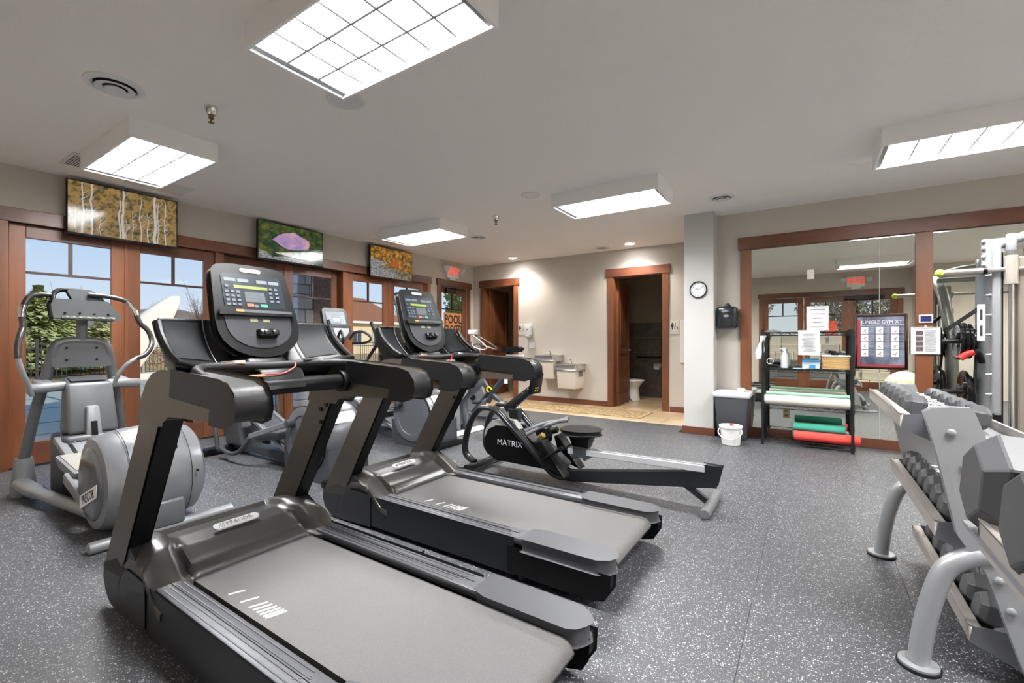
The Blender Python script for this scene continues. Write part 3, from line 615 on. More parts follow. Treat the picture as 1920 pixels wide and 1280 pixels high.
b = MB().box(1.022, 1.112, 6.612, 6.615, 1.46, 1.522); fin(b, 'display', mat('blue_lcd', '151A40', .3, emit='2E3A80', es=.5), t, flat=True)
t = paper(.948, 1.179, 1.108, 1.395, 6.625, 'white instruction sheet with four small photos clipped to the mirror post', 0, name='instruction_sheet', framed=True)
for k in range(4):
    b = MB().box(.985, 1.045, 6.617, 6.619, 1.335-k*.058-.022, 1.335-k*.058+.022); fin(b, 'printed_photo', mat('printed_photo', '33344A', .5, noise=('7A5A58', 40, (1, 1, 1))), t, flat=True)
b = MB()
for k in range(14): b.box(1.06, 1.15, 6.617, 6.6185, 1.36-k*.017, 1.364-k*.017)
fin(b, 'print_lines', GREYINK, t, flat=True)
b = MB().box(1.055, 1.072, 6.612, 6.625, 1.385, 1.415).bev(.003, 1); fin(b, 'clip', WHITE, t)
# ================= TREADMILLS (local: x=0 rear end, -x front, y=0 middle) =================
def treadmill():
    t = thing('treadmill', 'x', 'treadmill', (0, 0, 0), 'treadmills facing the glass doors')
    for s in (-1, 1):
        def ys(a, c): return (s*a, s*c) if s > 0 else (s*c, s*a)
        # frame beam
        b = MB(); y0, y1 = ys(.36, .425)
        b.prism([(-1.70, .205), (-1.70, .05), (-.55, .05), (-.55, .205)], 'y', y0, y1); b.bev(.02, 3); fin(b, 'frame_beam', mat('blue_black_paint', '24262A', .3, .3), t)
        b = MB(); y0, y1 = ys(.345, .43)
        b.prism([(-2.15, .17), (-2.155, .12), (-2.13, .07), (-2.08, .04), (-2.0, .03), (-1.68, .045), (-1.68, .21), (-1.96, .215), (-1.99, .23)], 'y', y0, y1); b.bev(.022, 3); fin(b, 'elbow_cover', GRAPHD, t)
        b = MB(); y0, y1 = ys(.36, .425)
        b.prism([(-1.965, .215), (-1.68, .21), (-1.69, .235), (-1.80, .30), (-1.90, .345), (-1.93, .35)], 'y', y0, y1); b.bev(.008, 2); fin(b, 'gusset_cover', GRAPHD, t)
        # upright
        b = MB(); y0, y1 = ys(.345, .43)
        b.prism([(-2.15, .17), (-1.665, .96), (-1.50, .96), (-1.955, .19)], 'y', y0, y1); b.bev(.012, 2); up = fin(b, 'upright', GRAPH, t)
        b = MB(); y0, y1 = ys(.352, .423)
        b.prism([(-1.96, .20), (-1.505, .955), (-1.478, .955), (-1.935, .20)], 'y', y0, y1); fin(b, 'rear_channel', BLACKP, t)
        for px_, pz in ((-1.60, .87), (-1.55, .90), (-1.60, .80)):
            b = MB().tube([(px_, s*.347, pz), (px_, s*.338, pz)], .012, 12); fin(b, 'bolt', BLACKP, up)
        # handle
        b = MB(); y0, y1 = ys(.335, .44)
        b.prism([(-1.685, .93), (-1.65, 1.0), (-1.605, 1.06), (-1.55, 1.098), (-1.46, 1.118), (-1.30, 1.12), (-.93, 1.095), (-.895, 1.07), (-.885, 1.035), (-.91, .992), (-1.28, .982), (-1.40, .975), (-1.45, .945), (-1.46, .93)], 'y', y0, y1)
        b.bev(.02, 3); fin(b, 'side_handle', mat('handle_bronze', '5A5247', .4, .4), t)
        b = MB(); y0, y1 = ys(.326, .449)
        b.prism([(-1.33, 1.128), (-.96, 1.108), (-.90, 1.092), (-.872, 1.06), (-.868, 1.02), (-.88, .992), (-.93, .976), (-1.02, .978), (-1.01, 1.032), (-1.34, 1.05)], 'y', y0, y1); b.bev(.026, 4); fin(b, 'handle_grip', BLACKR, t)
        b = MB().tube([(-1.38, s*.30, 1.04), (-1.38, s*.336, 1.04)], .055, 24).bev(.005, 2); fin(b, 'bar_collar', BLACKP, t)
        # step deck with grooves
        y0, y1 = ys(.308, .415)
        b = MB().box(-1.60, -.25, y0, y1, .185, .222).bev(.008, 2); st = fin(b, 'foot_rail', DECKM, t)
        b = MB()
        for k in range(4): yy = s*(.325+.024*k); b.box(-1.56, -.62+.02*k, yy-.0025, yy+.0025, .222, .2240)
        fin(b, 'tread_ridge', DECKM, st, flat=True)
        b = MB(); yy = s*.36
        for k in range(2):
            b.bar((-.60-.05*k, yy-.02, .2225), (-.56-.05*k, yy+.02, .2225), .003, .002)
        fin(b, 'moulded_mark', GREYP, st, flat=True)
        # rear cap
        b = MB(); y0, y1 = ys(.285, .43)
        out_ = [(-.48, s*.305), (-.42, s*.285), (-.06, s*.285), (-.03, s*.30), (-.01, s*.33), (-.0, s*.36), (-.02, s*.40), (-.07, s*.43), (-.48, s*.43)]
        b.prism(out_, 'z', .165, .235); b.bev(.010, 2); rc = fin(b, 'rear_cap', mat('cap_grey', '46474A', .45), t)
        b = MB(); b.prism([(-.56, .05), (-.10, .045), (-.04, .06), (-.015, .10), (-.012, .165), (-.56, .165)], 'y', *ys(.355, .428)); b.bev(.012, 2); fin(b, 'cap_skirt', BLACKP, t)
        for fx in (-.5, -1.75): b = MB().tube([(fx, s*.385, .0), (fx, s*.385, .055)], .03, 14); fin(b, 'levelling_foot', BLACKR, t)
        # reading wing with tray
        def wing(u, v):
            y = .10+.30*u; x = -1.73+.21*v**1.8+.03*u+.07*u*u+.03*math.sin(PI*u)*(1-v)
            return Vector((x, s*y, 1.352-.225*v-.03*v*(1-u)+.02*(v*v)*u))
        b = MB(); nu, nv = 10, 10
        TP_ = [[b.b.verts.new(wing(i/nu, j/nv)) for j in range(nv+1)] for i in range(nu+1)]
        BT_ = [[b.b.verts.new(wing(i/nu, j/nv)+Vector((-.06-.05*(j/nv), -s*.03*(i/nu), -.025-.10*(j/nv)*(1-.45*(i/nu))))) for j in range(nv+1)] for i in range(nu+1)]
        for i in range(nu):
            for j in range(nv):
                b.face([TP_[i][j], TP_[i+1][j], TP_[i+1][j+1], TP_[i][j+1]]); b.face([BT_[i][j], BT_[i][j+1], BT_[i+1][j+1], BT_[i+1][j]])
        for i in range(nu): b.face([TP_[i][0], BT_[i][0], BT_[i+1][0], TP_[i+1][0]]); b.face([TP_[i][nv], TP_[i+1][nv], BT_[i+1][nv], BT_[i][nv]])
        for j in range(nv): b.face([TP_[0][j], TP_[0][j+1], BT_[0][j+1], BT_[0][j]]); b.face([TP_[nu][j], BT_[nu][j], BT_[nu][j+1], TP_[nu][j+1]])
        b.bev(.012, 3, .8); wg = fin(b, 'console_wing', BLACKP, t, ang=50)
        b = MB(); b.grid(lambda u, v: wing(.42+.50*u, .10+.72*v)+Vector((.003, 0, .003)), 8, 8); fin(b, 'wing_panel', mat('wing_panel_grey', '1E2022', .55, spec=.12), wg, ang=60)
        b = MB(); lp = [wing(u, 1.0)+Vector((.012, 0, .012)) for u in [k/10 for k in range(11)]]+[wing(1.0, v)+Vector((.012, s*.004, .010)) for v in (.85, .65, .4, .15)]
        b.tube(lp, .017, 10, up=(0, 0, 1)); fin(b, 'tray_lip', BLACKP, wg)
        b = MB().tube([wing(.36, v)+Vector((.006, 0, .006)) for v in [k/8*.85+.05 for k in range(9)]], .0025, 6); fin(b, 'trim_line', SILVER, wg)
    # belt and bed
    b = MB(); b.prism([(-1.66, .12), (-1.66, .198), (-.075, .198), (-.05, .192), (-.032, .178), (-.025, .16), (-.032, .14), (-.05, .125), (-.08, .12)], 'y', -.276, .276); b.bev(.003, 1, .9); bl = fin(b, 'running_belt', BELT, t)
    b = MB(); b.box(-1.66, -.30, -.30, .30, .10, .16); b.box(-1.66, -.10, -.36, .36, .06, .12); fin(b, 'bed_frame', BLACKP, t, flat=True)
    for k, (xx, ln) in enumerate(((-1.335, .055), (-1.235, .06), (-1.17, .062), (-1.14, .064), (-1.112, .066), (-1.088, .068), (-1.066, .07), (-1.048, .07))):
        b = MB().bar((xx-.012, -.245+.0*k, .1987), (xx+.012, -.245+ln, .1987), .011 if k < 4 else .012, .0012, up=(0, 0, 1)); fin(b, 'belt_marking', mat('belt_print', 'D8D8D6', .6), bl, flat=True)
    # motor hood
    def hz(x):
        T_ = [(-2.17, .10), (-2.14, .20), (-2.08, .275), (-1.98, .325), (-1.86, .34), (-1.75, .322), (-1.66, .268), (-1.58, .216), (-1.50, .205)]
        for i in range(len(T_)-1):
            if x <= T_[i+1][0]:
                f = (x-T_[i][0])/(T_[i+1][0]-T_[i][0]); f = max(0, min(1, f)); return T_[i][1]*(1-f)+T_[i+1][1]*f
        return T_[-1][1]
    def hood(u, v):
        y = -.43+.86*v; a = abs(y)
        front = -2.17 if a < .34 else -2.17+.18*((a-.34)/.09)**2+.12*min(1, (a-.34)/.02)*0
        rear = -1.60 if a < .27 else -1.60+.10*min(1, (a-.27)/.05)
        x = front+(rear-front)*u
        z = hz(-2.17+(.67 if a > .27 else .59)*u)
        if a < .285:
            z -= .032*math.sin(min(1, u/.9)*PI)**.5*min(1, (.285-a)/.03) if u > .3 else 0
        if a > .33: z -= .05*((a-.33)/.10)**2
        return (x, y, z)
    b = MB().grid(hood, 36, 56); b.b.normal_update()
    ret = bmesh.ops.extrude_face_region(b.b, geom=list(b.b.faces)); vs = [q for q in ret['geom'] if isinstance(q, bmesh.types.BMVert)]
    for v_ in vs: v_.co.z = max(.06, v_.co.z-.03)
    hd = fin(b, 'motor_hood', HOODM, t, ang=60)
    def stad(b, x0, y0, L, w, z, tilt, n=10):
        ps = []
        for i in range(n+1): a = -PI/2+PI*i/n; ps.append((w*math.cos(a)+L/2-w, w*math.sin(a)))
        for i in range(n+1): a = PI/2+PI*i/n; ps.append((w*math.cos(a)-L/2+w, w*math.sin(a)))
        return [(x0-v*1.0, y0+u, z+v*tilt) for u, v in ps]
    b = MB(); ps = stad(b, -1.80, -.0, .22, .022, .3245, .35)
    A = [b.b.verts.new(p) for p in ps]; B = [b.b.verts.new((p[0], p[1], p[2]-.006)) for p in ps]; b.face(A); b.face(B[::-1])
    for i in range(len(A)): b.face([A[i], A[(i+1) % len(A)], B[(i+1) % len(A)], B[i]])
    bd = fin(b, 'badge', mat('badge_silver', 'CFCFCD', .35, .3), hd)
    text('PRECOR', .034, (-1.80, .012, .3262), frame_mat(None, (0, 1, 0), (-1, 0, .35)), 'lettering', GREYINK, hd, sx=1.0)
    b = MB().tube([(-1.80, -.09, .326), (-1.80, -.07, .326)], .002); 
    b = MB()
    for k in range(4): b.bar((-1.785, -.088+.007*k, .3215), (-1.815, -.078+.007*k, .3320), .002, .002)
    fin(b, 'badge_stripes', GREYINK, hd, flat=True)
    # crossbar, front grip
    b = MB().tube([(-1.38, -.34, 1.04), (-1.38, .34, 1.04)], .038, 24); fin(b, 'crossbar', BLACKP, t)
    P = cr([(-1.22, -.375, 1.10), (-1.31, -.372, 1.125), (-1.40, -.32, 1.136), (-1.445, -.20, 1.138), (-1.455, 0, 1.132), (-1.445, .20, 1.138), (-1.40, .32, 1.136), (-1.31, .372, 1.125), (-1.22, .375, 1.10)], 6)
    b = MB().tube(P, .021, 14, up=(0, 0, 1)); gp = fin(b, 'front_grip', BLACKR, t)
    for s in (-1, 1):
        b = MB(); b.tube(cr([(-1.43, s*.14, 1.155), (-1.438, s*.19, 1.155), (-1.428, s*.24, 1.153)], 4), .008, 8, sx=.8); fin(b, 'pulse_contact', CHROME, gp)
    b = MB().hexa([(-1.43, -.09, 1.03), (-1.33, -.09, 1.03), (-1.33, .10, 1.03), (-1.43, .10, 1.03), (-1.46, -.10, 1.12), (-1.39, -.10, 1.12), (-1.39, .11, 1.12), (-1.46, .11, 1.12)]).bev(.012, 2); fin(b, 'stop_key_housing', BLACKP, t)
    cord = []
    for i in range(41): a = i*.55; cord.append((-1.38+.042*math.cos(a), -.235+.0032*i*.5, 1.04+.044*math.sin(a)))
    b = MB().tube(cord[::2][:9]+[cord[18]], .0028, 6, up=(0, 1, 0)); b.tube([(-1.38+.041*math.cos(a*.42), -.17+.002*a, 1.04+.041*math.sin(a*.42)) for a in range(16)], .0028, 6, up=(0, 1, 0))
    b.tube([(-1.38+.041*math.cos(a*.42), -.205+.002*a, 1.04+.041*math.sin(a*.42)) for a in range(16)], .0028, 6, up=(0, 1, 0))
    b.tube(cr([(-1.34, -.17, 1.078), (-1.36, -.10, 1.10), (-1.37, 0, 1.10), (-1.38, .06, 1.125), (-1.40, .08, 1.145)], 5), .0028, 6); fin(b, 'safety_cord', RED, t)
    b = MB().box(-1.39, -1.35, -.15, -.09, 1.09, 1.10).bev(.003, 1); fin(b, 'cord_clip', ORANGE, t)
    # console neck
    b = MB().hexa([(-1.60, -.19, 1.05), (-1.44, -.10, 1.10), (-1.44, .10, 1.10), (-1.60, .19, 1.05), (-1.70, -.12, 1.24), (-1.60, -.08, 1.235), (-1.60, .08, 1.235), (-1.70, .12, 1.24)]).bev(.02, 3); fin(b, 'console_neck', BLACKP, t)
    b = MB(); 
    b.hexa([(-1.68, -.36, 1.06), (-1.50, -.34, 1.06), (-1.50, .34, 1.06), (-1.68, .36, 1.06), (-1.72, -.34, 1.17), (-1.58, -.14, 1.135), (-1.58, .14, 1.135), (-1.72, .34, 1.17)]); b.bev(.03, 3); fin(b, 'console_base', BLACKP, t)
    b = MB().lathe([(.001, .004), (.045, .003), (.05, -.002), (.001, -.002)], (-1.475, .02, 1.123), n=20, sc=(.45, 1)); fin(b, 'orange_mark', ORANGE, t)
    # console display: local plane (u across y, v up the tilt)
    o0 = Vector((-1.52, 0, 1.185)); vu = Vector((-.16, 0, .435)).normalized(); nn = Vector((vu.z, 0, -vu.x))
    def C(u, v, d=0): return o0+Vector((0, u, 0))+vu*v+nn*d
    def slab(b, pts, d0, d1):
        A = [b.b.verts.new(C(u, v, d0)) for u, v in pts]; B = [b.b.verts.new(C(u, v, d1)) for u, v in pts]; b.face(A); b.face(B[::-1])
        for i in range(len(A)): b.face([A[i], A[(i+1) % len(A)], B[(i+1) % len(A)], B[i]])
        return b
    def outline(sc_, top=.448, bot=0.0, wt=.166, wb=.182):
        ps = []
        for i in range(15): a = PI+PI*i/14; ps.append((wb*sc_*math.cos(a)*(1 if abs(math.cos(a)) < .99 else 1), bot+.17+(.17-(1-sc_)*.15)*math.sin(a)*abs(math.sin(a))**-.25 if abs(math.sin(a)) > .01 else bot+.17))
        tw = wt*sc_; th_ = top-(1-sc_)*.12
        for i in range(5): a = i*PI/8; ps.append((tw-.035+.035*math.cos(a), th_-.035+.035*math.sin(a)))
        ps.append((tw*.5, th_+.006)); ps.append((0, th_+.008)); ps.append((-tw*.5, th_+.006))
        for i in range(5): a = PI/2+i*PI/8; ps.append((-tw+.035+.035*math.cos(a), th_-.035+.035*math.sin(a)))
        return ps
    b = MB(); slab(b, outline(1.0), -.055, 0); b.bev(.014, 3, .7); ch = fin(b, 'console_housing', BLACKP, t)
    for s in (-1, 1):
        b = MB().tube([C(s*.183, .15, -.012), C(s*.183, .20, -.010), C(s*.178, .30, -.010), C(s*.169, .41, -.010)], .0035, 6, up=(1, 0, 0)); fin(b, 'silver_edge', SILVER, ch)
    ps = [(.146, .225), (.143, .40), (.13, .415), (-.13, .415), (-.143, .40), (-.146, .225)]
    b = MB(); slab(b, ps, .0005, .003); dp = fin(b, 'display_panel', NAVY, ch, flat=True)
    b = MB(); slab(b, [(-.092, .338), (.068, .338), (.068, .354), (-.092, .354)], .003, .0042); fin(b, 'led_display', GREENL, ch, flat=True)
    b = MB(); slab(b, [(-.048, .268), (.048, .268), (.048, .322), (-.048, .322)], .003, .0042); fin(b, 'lcd_screen', LCD, ch, flat=True)
    KEY = mat('key_grey', '49525A', .5); BOXG = mat('panel_label', '565E62', .5)
    for u0 in (-.125, -.065, .025, .085):
        b = MB(); slab(b, [(u0-.006, .372), (u0+.046, .372), (u0+.046, .390), (u0-.006, .390)], .003, .004); fin(b, 'readout', BOXG, ch, flat=True)
    kk = [(-.125, .345)]+[(-.128+.025*c, .318-.022*r) for c in range(3) for r in range(4)]+[(.078+.032*c, .322-.022*r) for c in range(2) for r in range(3)]+[(.082, .345), (.108, .345)]+[(-.002, .250), (-.002, .235)]
    for u, v in kk:
        b = MB(); slab(b, [(u-.008, v-.006), (u+.008, v-.006), (u+.008, v+.006), (u-.008, v+.006)], .003, .006); fin(b, 'key', KEY, ch, flat=True)
    for u, m_ in ((-.03, mat('stop_key', 'B0583A', .4)), (.035, mat('go_key', '2E8A6A', .4))):
        b = MB(); slab(b, [(u-.016, .243), (u+.016, .243), (u+.016, .259), (u-.016, .259)], .003, .006); fin(b, 'key', m_, ch, flat=True)
    b = MB(); slab(b, outline(.86, top=.24), .0005, .004); 
    b.b.free(); b = MB(); low = [(p[0]*.86, p[1]) for p in outline(1.0) if p[1] <= .171]; low = [(u, .03+(v*.87)) for u, v in low]+[(.158, .198), (-.158, .198)]
    slab(b, low, .0005, .004); fin(b, 'lower_panel', mat('console_silver', '4A4B4F', .3, .5), ch, flat=True)
    b = MB(); slab(b, [(-.176, .198), (.176, .198), (.173, .226), (-.173, .226)], -.02, .022); b.bev(.006, 2); rl = fin(b, 'reading_ledge', BLACKP, ch)
    b = MB(); slab(b, [(-.10, .204), (.16, .204), (.16, .219), (-.10, .219)], .022, .0235); fin(b, 'ledge_label', GREYD, rl, flat=True)
    b = MB(); slab(b, [(-.11, .207), (-.075, .207), (-.075, .218), (-.11, .218)], .0235, .0245); fin(b, 'ledge_sticker', ORANGE, rl, flat=True)
    for u in (-.045, .015):
        b = MB(); slab(b, [(u, .165), (u+.035, .165), (u+.035, .180), (u, .180)], .004, .005); fin(b, 'small_readout', mat('led_off', '9A9C7C', .4), ch, flat=True)
    b = MB(); b.hexa([C(-.03, .075, 0), C(.07, .075, 0), C(.07, .13, 0), C(-.03, .13, 0), C(-.026, .082, .035), C(.066, .082, .035), C(.060, .122, .03), C(-.02, .122, .03)]); b.bev(.010, 3); mc = fin(b, 'control_knob', BLACKG, ch)
    for u in (-.005, .035):
        b = MB(); b.hexa([C(u, .085, .034), C(u+.034, .085, .034), C(u+.034, .116, .032), C(u, .116, .032), C(u+.002, .087, .040), C(u+.032, .087, .040), C(u+.032, .112, .037), C(u+.002, .112, .037)]); b.bev(.003, 1); fin(b, 'toggle', BLACKP, ch)
    b = MB(); n_ = 8; ps = [(.040*1+.010*math.cos(-PI/2+PI*i/n_), .438+.010*math.sin(-PI/2+PI*i/n_)) for i in range(n_+1)]+[(-.040+.010*math.cos(PI/2+PI*i/n_), .438+.010*math.sin(PI/2+PI*i/n_)) for i in range(n_+1)]
    slab(b, ps, -.001, .003); fin(b, 'badge', MATS['badge_silver'], ch)
    return t
tm = treadmill(); tm.location = (-.66, 1.15, 0); ORG[tm.name] = Vector(tm.location)
tm['label'] = 'nearest treadmill, its belt running out of the bottom of the photo'
dup(tm, (-.095, 1.235, 0), 'second treadmill, between the nearest treadmill and the rowing machine')
b = MB().tube(cr([(-1.9, 1.93, .008), (-1.85, 1.80, .008), (-1.65, 1.77, .008), (-1.4, 1.84, .008), (-1.1, 1.80, .008)], 8), .006, 8)
tag(fin(b, 'power_cord', BLACKP, org=(-1.6, 1.8, 0)), 'black power cord on the floor between the two treadmills', 'cord')

# ================= OLD GREY ELLIPTICAL =================
t = thing('elliptical_trainer', 'all grey elliptical trainer with curved arms, leftmost beside the first window', 'elliptical trainer', (-4.4, 1.17, 0))
OG = mat('old_grey', '85878A', .4, .2, bump=.05); OGD = mat('old_grey_dark', '626466', .42, .25, bump=.05); OSIL = mat('old_silver', '97999B', .35, .5)
prof = [(.24, -.27), (.285, -.262), (.30, -.24), (.33, -.12), (.338, 0), (.33, .12), (.30, .24), (.27, .262), (.24, .27)]
b = MB().lathe(prof, (-3.78, 1.17, .345), 'y', n=56, sc=(1, .98)); dr = fin(b, 'drum_shell', mat('drum_grey', '87898D', .32, .4), t)
for s in (-1, 1):
    b = MB().lathe([(.235, s*.27), (.225, s*.28), (.19, s*.288), (.001, s*.292)], (-3.78, 1.17, .345), 'y', n=48, sc=(1, .98)); fin(b, 'clear_cover', mat('smoky_cover', '66696E', .15, .2), dr)
b = MB()
for yy in (-.10, .10):
    b.tube([( -3.78+.3355*math.cos(a*PI/28), 1.17+yy*1.6, .345+.329*math.sin(a*PI/28)) for a in range(56)], .0022, 5, closed=True, up=(0, 1, 0))
fin(b, 'seam_line', BLACKP, dr)
for yy in (1.0, 1.36):
    for a in (.1, ):
        b = MB().tube([(-3.78+.33*math.cos(a), yy, .345+.33*math.sin(a)), (-3.78+.345*math.cos(a), yy, .345+.335*math.sin(a))], .007, 8); fin(b, 'screw', BLACKP, dr)
b = MB().hexa([(-3.90, .873, .17), (-3.58, .873, .30), (-3.57, .873, .385), (-3.90, .873, .255)]+[(-3.90, .877, .17), (-3.58, .877, .30), (-3.57, .877, .385), (-3.90, .877, .255)]); b.bev(.001, 1); fin(b, 'badge_plate', PAPER, dr)
text('PRECOR', .075, (-3.735, .8725, .278), frame_mat(None, (.93, 0, .36), (-.36, 0, .93)), 'lettering', INK, dr, sx=.9)
b = MB().tube([(-3.50, .82, .035), (-3.50, 1.60, .035)], .035, 18).bev(.006, 2); fin(b, 'rear_stabilizer', OSIL, t)
b = MB().box(-3.62, -3.46, 1.05, 1.30, .04, .22).bev(.02, 2); b.box(-4.6, -3.5, 1.12, 1.22, .03, .10).bev(.01, 1); fin(b, 'rear_mount', OGD, t)
for s in (-1, 1):
    P = cr([(-5.40, 1.17+s*.33, .06), (-5.28, 1.17+s*.335, .10), (-5.0, 1.17+s*.315, .095), (-4.6, 1.17+s*.25, .075), (-4.2, 1.17+s*.19, .065), (-3.8, 1.17+s*.15, .06)], 6)
    b = MB().tube(P, [.05]*6+[.055]*8+[.045]*(len(P)-14), 14, up=(0, 0, 1)); fin(b, 'base_tube', OSIL, t)
    b = MB().lathe([(.075, .0), (.08, .06), (.07, .14), (.062, .20), (.055, .28), (.05, .30)], (-5.31, 1.17+s*.315, 0), n=22); fin(b, 'base_joint', OG, t)
    b = MB().tube(cr([(-5.31, 1.17+s*.315, .28), (-5.25, 1.17+s*.265, .65), (-5.19, 1.17+s*.20, 1.0), (-5.17, 1.17+s*.175, 1.15), (-5.17, 1.17+s*.15, 1.22), (-5.17, 1.17+s*.09, 1.245), (-5.17, 1.17, 1.25)], 5), .036, 14, up=(1, 0, 0)); fin(b, 'mast_tube', OGD, t)
    b = MB().tube([(-5.02, 1.17+s*.13, .885), (-5.02, 1.17+s*.35, .875)], .038, 20).bev(.006, 2); fin(b, 'arm_pivot', OG, t)
    b = MB().hexa([(-5.22, 1.17+s*.19, .84), (-4.99, 1.17+s*.19, .85), (-4.99, 1.17+s*.29, .85), (-5.22, 1.17+s*.29, .84), (-5.22, 1.17+s*.19, .94), (-5.0, 1.17+s*.19, .92), (-5.0, 1.17+s*.29, .92), (-5.22, 1.17+s*.29, .94)]).bev(.02, 2); fin(b, 'pivot_bracket', OG, t)
    A = [(60, 742), (52, 720), (42, 698), (34, 672), (33, 650), (37, 630), (43, 612), (41, 590), (45, 572), (55, 557), (72, 552), (95, 553)] if s < 0 else [(213, 722), (222, 702), (237, 684), (255, 672), (272, 665), (283, 650), (284, 635), (276, 618), (262, 605), (252, 582), (240, 567), (222, 560), (195, 555), (165, 552)]
    P = cr([WX(px, py, -5.0-.12*i/len(A)+.25*math.sin(PI*min(1, i/6))*.3) for i, (px, py) in enumerate(A)], 5)
    b = MB().tube(P[:16], .017, 12, up=(1, 0, 0)); fin(b, 'swing_arm', OSIL, t)
    b = MB().tube(P[15:], .0205, 12, up=(1, 0, 0)); fin(b, 'arm_grip', BLACKR if False else mat('worn_grip', '2E2B2A', .3), t)
    q = P[34:41] if s < 0 else P[43:52]
    b = MB().tube(q, .022, 12, up=(1, 0, 0)); fin(b, 'pulse_sleeve', CHROME, t)
b = MB().prism([(.99, 1.06), (1.0, 1.04), (1.34, 1.04), (1.35, 1.06), (1.32, 1.24), (1.02, 1.24)], 'x', -5.19, -5.14).bev(.012, 2); pl = fin(b, 'mast_plate', OGD, t)
for yy, zz in ((1.07, 1.19), (1.26, 1.19), (1.07, 1.09), (1.26, 1.09)):
    b = MB().tube([(-5.142, yy, zz), (-5.132, yy, zz)], .009, 10); fin(b, 'screw', BLACKP, pl)
b = MB().tube([(-5.17, 1.17, 1.24), (-5.16, 1.17, 1.46)], .036, 18); fin(b, 'console_post', OGD, t)
# open-backed console head
b = MB(); ps = [(.985, 1.44), (1.37, 1.43), (1.385, 1.45), (1.30, 1.60), (1.25, 1.66), (1.17, 1.675), (1.06, 1.672), (1.0, 1.64), (.975, 1.56)]
def cons(b, pts, x0, x1, lean=.12):
    A = [b.b.verts.new((x0-(z-1.44)*lean*2, y, z)) for y, z in pts]; B = [b.b.verts.new((x1-(z-1.44)*lean*2, y, z)) for y, z in pts]; b.face(A); b.face(B[::-1])
    for i in range(len(A)): b.face([A[i], A[(i+1) % len(A)], B[(i+1) % len(A)], B[i]])
    return b
cons(b, [(.985, 1.44), (1.37, 1.43), (1.385, 1.45), (1.31, 1.575), (.99, 1.58), (.975, 1.54)], -5.17, -5.03).bev(.014, 3); hd = fin(b, 'console_head', mat('console_charcoal', '2C2F31', .45), t)
b = MB(); cons(b, [(1.12, 1.575), (1.31, 1.572), (1.27, 1.64), (1.22, 1.672), (1.10, 1.678), (1.085, 1.66)], -5.15, -5.08).bev(.01, 2); fin(b, 'console_visor', MATS['console_charcoal'], t)
b = MB().tube(cr([(-5.15, .995, 1.57), (-5.18, 1.0, 1.63), (-5.2, 1.04, 1.67), (-5.2, 1.12, 1.68)], 5), .018, 10); fin(b, 'visor_loop', BLACKP, t)
b = MB().box(-5.035, -5.02, 1.02, 1.35, 1.435, 1.452); cb = fin(b, 'circuit_board', mat('pcb', '1F4D42', .4, noise=('C8C8C0', 60, (1, 1, 1))), t, flat=True)
for y in (1.04, 1.13, 1.22, 1.31):
    b = MB().tube([(-5.045, y, 1.475), (-5.03, y, 1.475)], .008, 8); fin(b, 'screw', BLACKP, t)
b = MB().lathe([(.022, 0), (.001, .003)], (-5.075, 1.17, 1.572), 'x', n=16, sc=(1, .35)); fin(b, 'badge', PAPER, t)
# central shroud
b = MB(); b.hexa([(-5.12, 1.02, .50), (-4.86, 1.02, .50), (-4.86, 1.34, .50), (-5.12, 1.34, .50), (-5.12, 1.04, .96), (-4.94, 1.02, .90), (-4.94, 1.32, .90), (-5.12, 1.30, .96)]).bev(.03, 3); sh = fin(b, 'shroud', OGD, t)
b = MB().hexa([(-5.07, 1.06, .95), (-4.965, 1.06, .918), (-4.965, 1.28, .918), (-5.07, 1.28, .95), (-5.07, 1.06, .957), (-4.965, 1.06, .925), (-4.965, 1.28, .925), (-5.07, 1.28, .957)]); fin(b, 'shroud_tray', GREYD, t)
b = MB().box(-5.2, -4.8, .98, 1.36, .01, .50).bev(.04, 3); fin(b, 'shroud_base', GREYD, t)
b = MB().hexa([(-4.87, 1.115, .40), (-4.80, 1.115, .40), (-4.80, 1.225, .40), (-4.87, 1.225, .40), (-4.93, 1.13, .72), (-4.86, 1.13, .72), (-4.86, 1.21, .72), (-4.93, 1.21, .72)]).bev(.015, 2); sl = fin(b, 'lift_column', OG, t)
b = MB().hexa([(-4.799, 1.15, .42), (-4.797, 1.15, .42), (-4.797, 1.19, .42), (-4.799, 1.19, .42), (-4.853, 1.15, .66), (-4.851, 1.15, .66), (-4.851, 1.19, .66), (-4.853, 1.19, .66)]); fin(b, 'black_slot', BLACKG, t, flat=True)
# ramp
b = MB().hexa([(-4.95, .95, .44), (-4.95, .95, .50), (-4.95, 1.40, .50), (-4.95, 1.40, .44), (-4.05, .97, .16), (-4.05, .97, .22), (-4.05, 1.38, .22), (-4.05, 1.38, .16)]).bev(.02, 2); rp = fin(b, 'ramp', OG, t)
for s in (-1, 1):
    b = MB().bar((-4.93, 1.17+s*.155, .497), (-4.1, 1.17+s*.15, .235), .022, .006); fin(b, 'ramp_track', BLACKG, t, flat=True)
    b = MB().hexa([(-4.62, 1.17+s*.25, .30), (-4.2, 1.17+s*.25, .26), (-4.2, 1.17+s*.12, .26), (-4.62, 1.17+s*.12, .30), (-4.66, 1.17+s*.27, .40), (-4.16, 1.17+s*.27, .35), (-4.16, 1.17+s*.11, .35), (-4.66, 1.17+s*.11, .40)]).bev(.02, 2); pd = fin(b, 'pedal', OG, t)
    b = MB().hexa([(-4.62, 1.17+s*.245, .398), (-4.2, 1.17+s*.245, .355), (-4.2, 1.17+s*.135, .355), (-4.62, 1.17+s*.135, .398), (-4.62, 1.17+s*.245, .402), (-4.2, 1.17+s*.245, .359), (-4.2, 1.17+s*.135, .359), (-4.62, 1.17+s*.135, .402)]); fin(b, 'pedal_mat', mat('pedal_mat', '8A8780', .7), pd, flat=True)
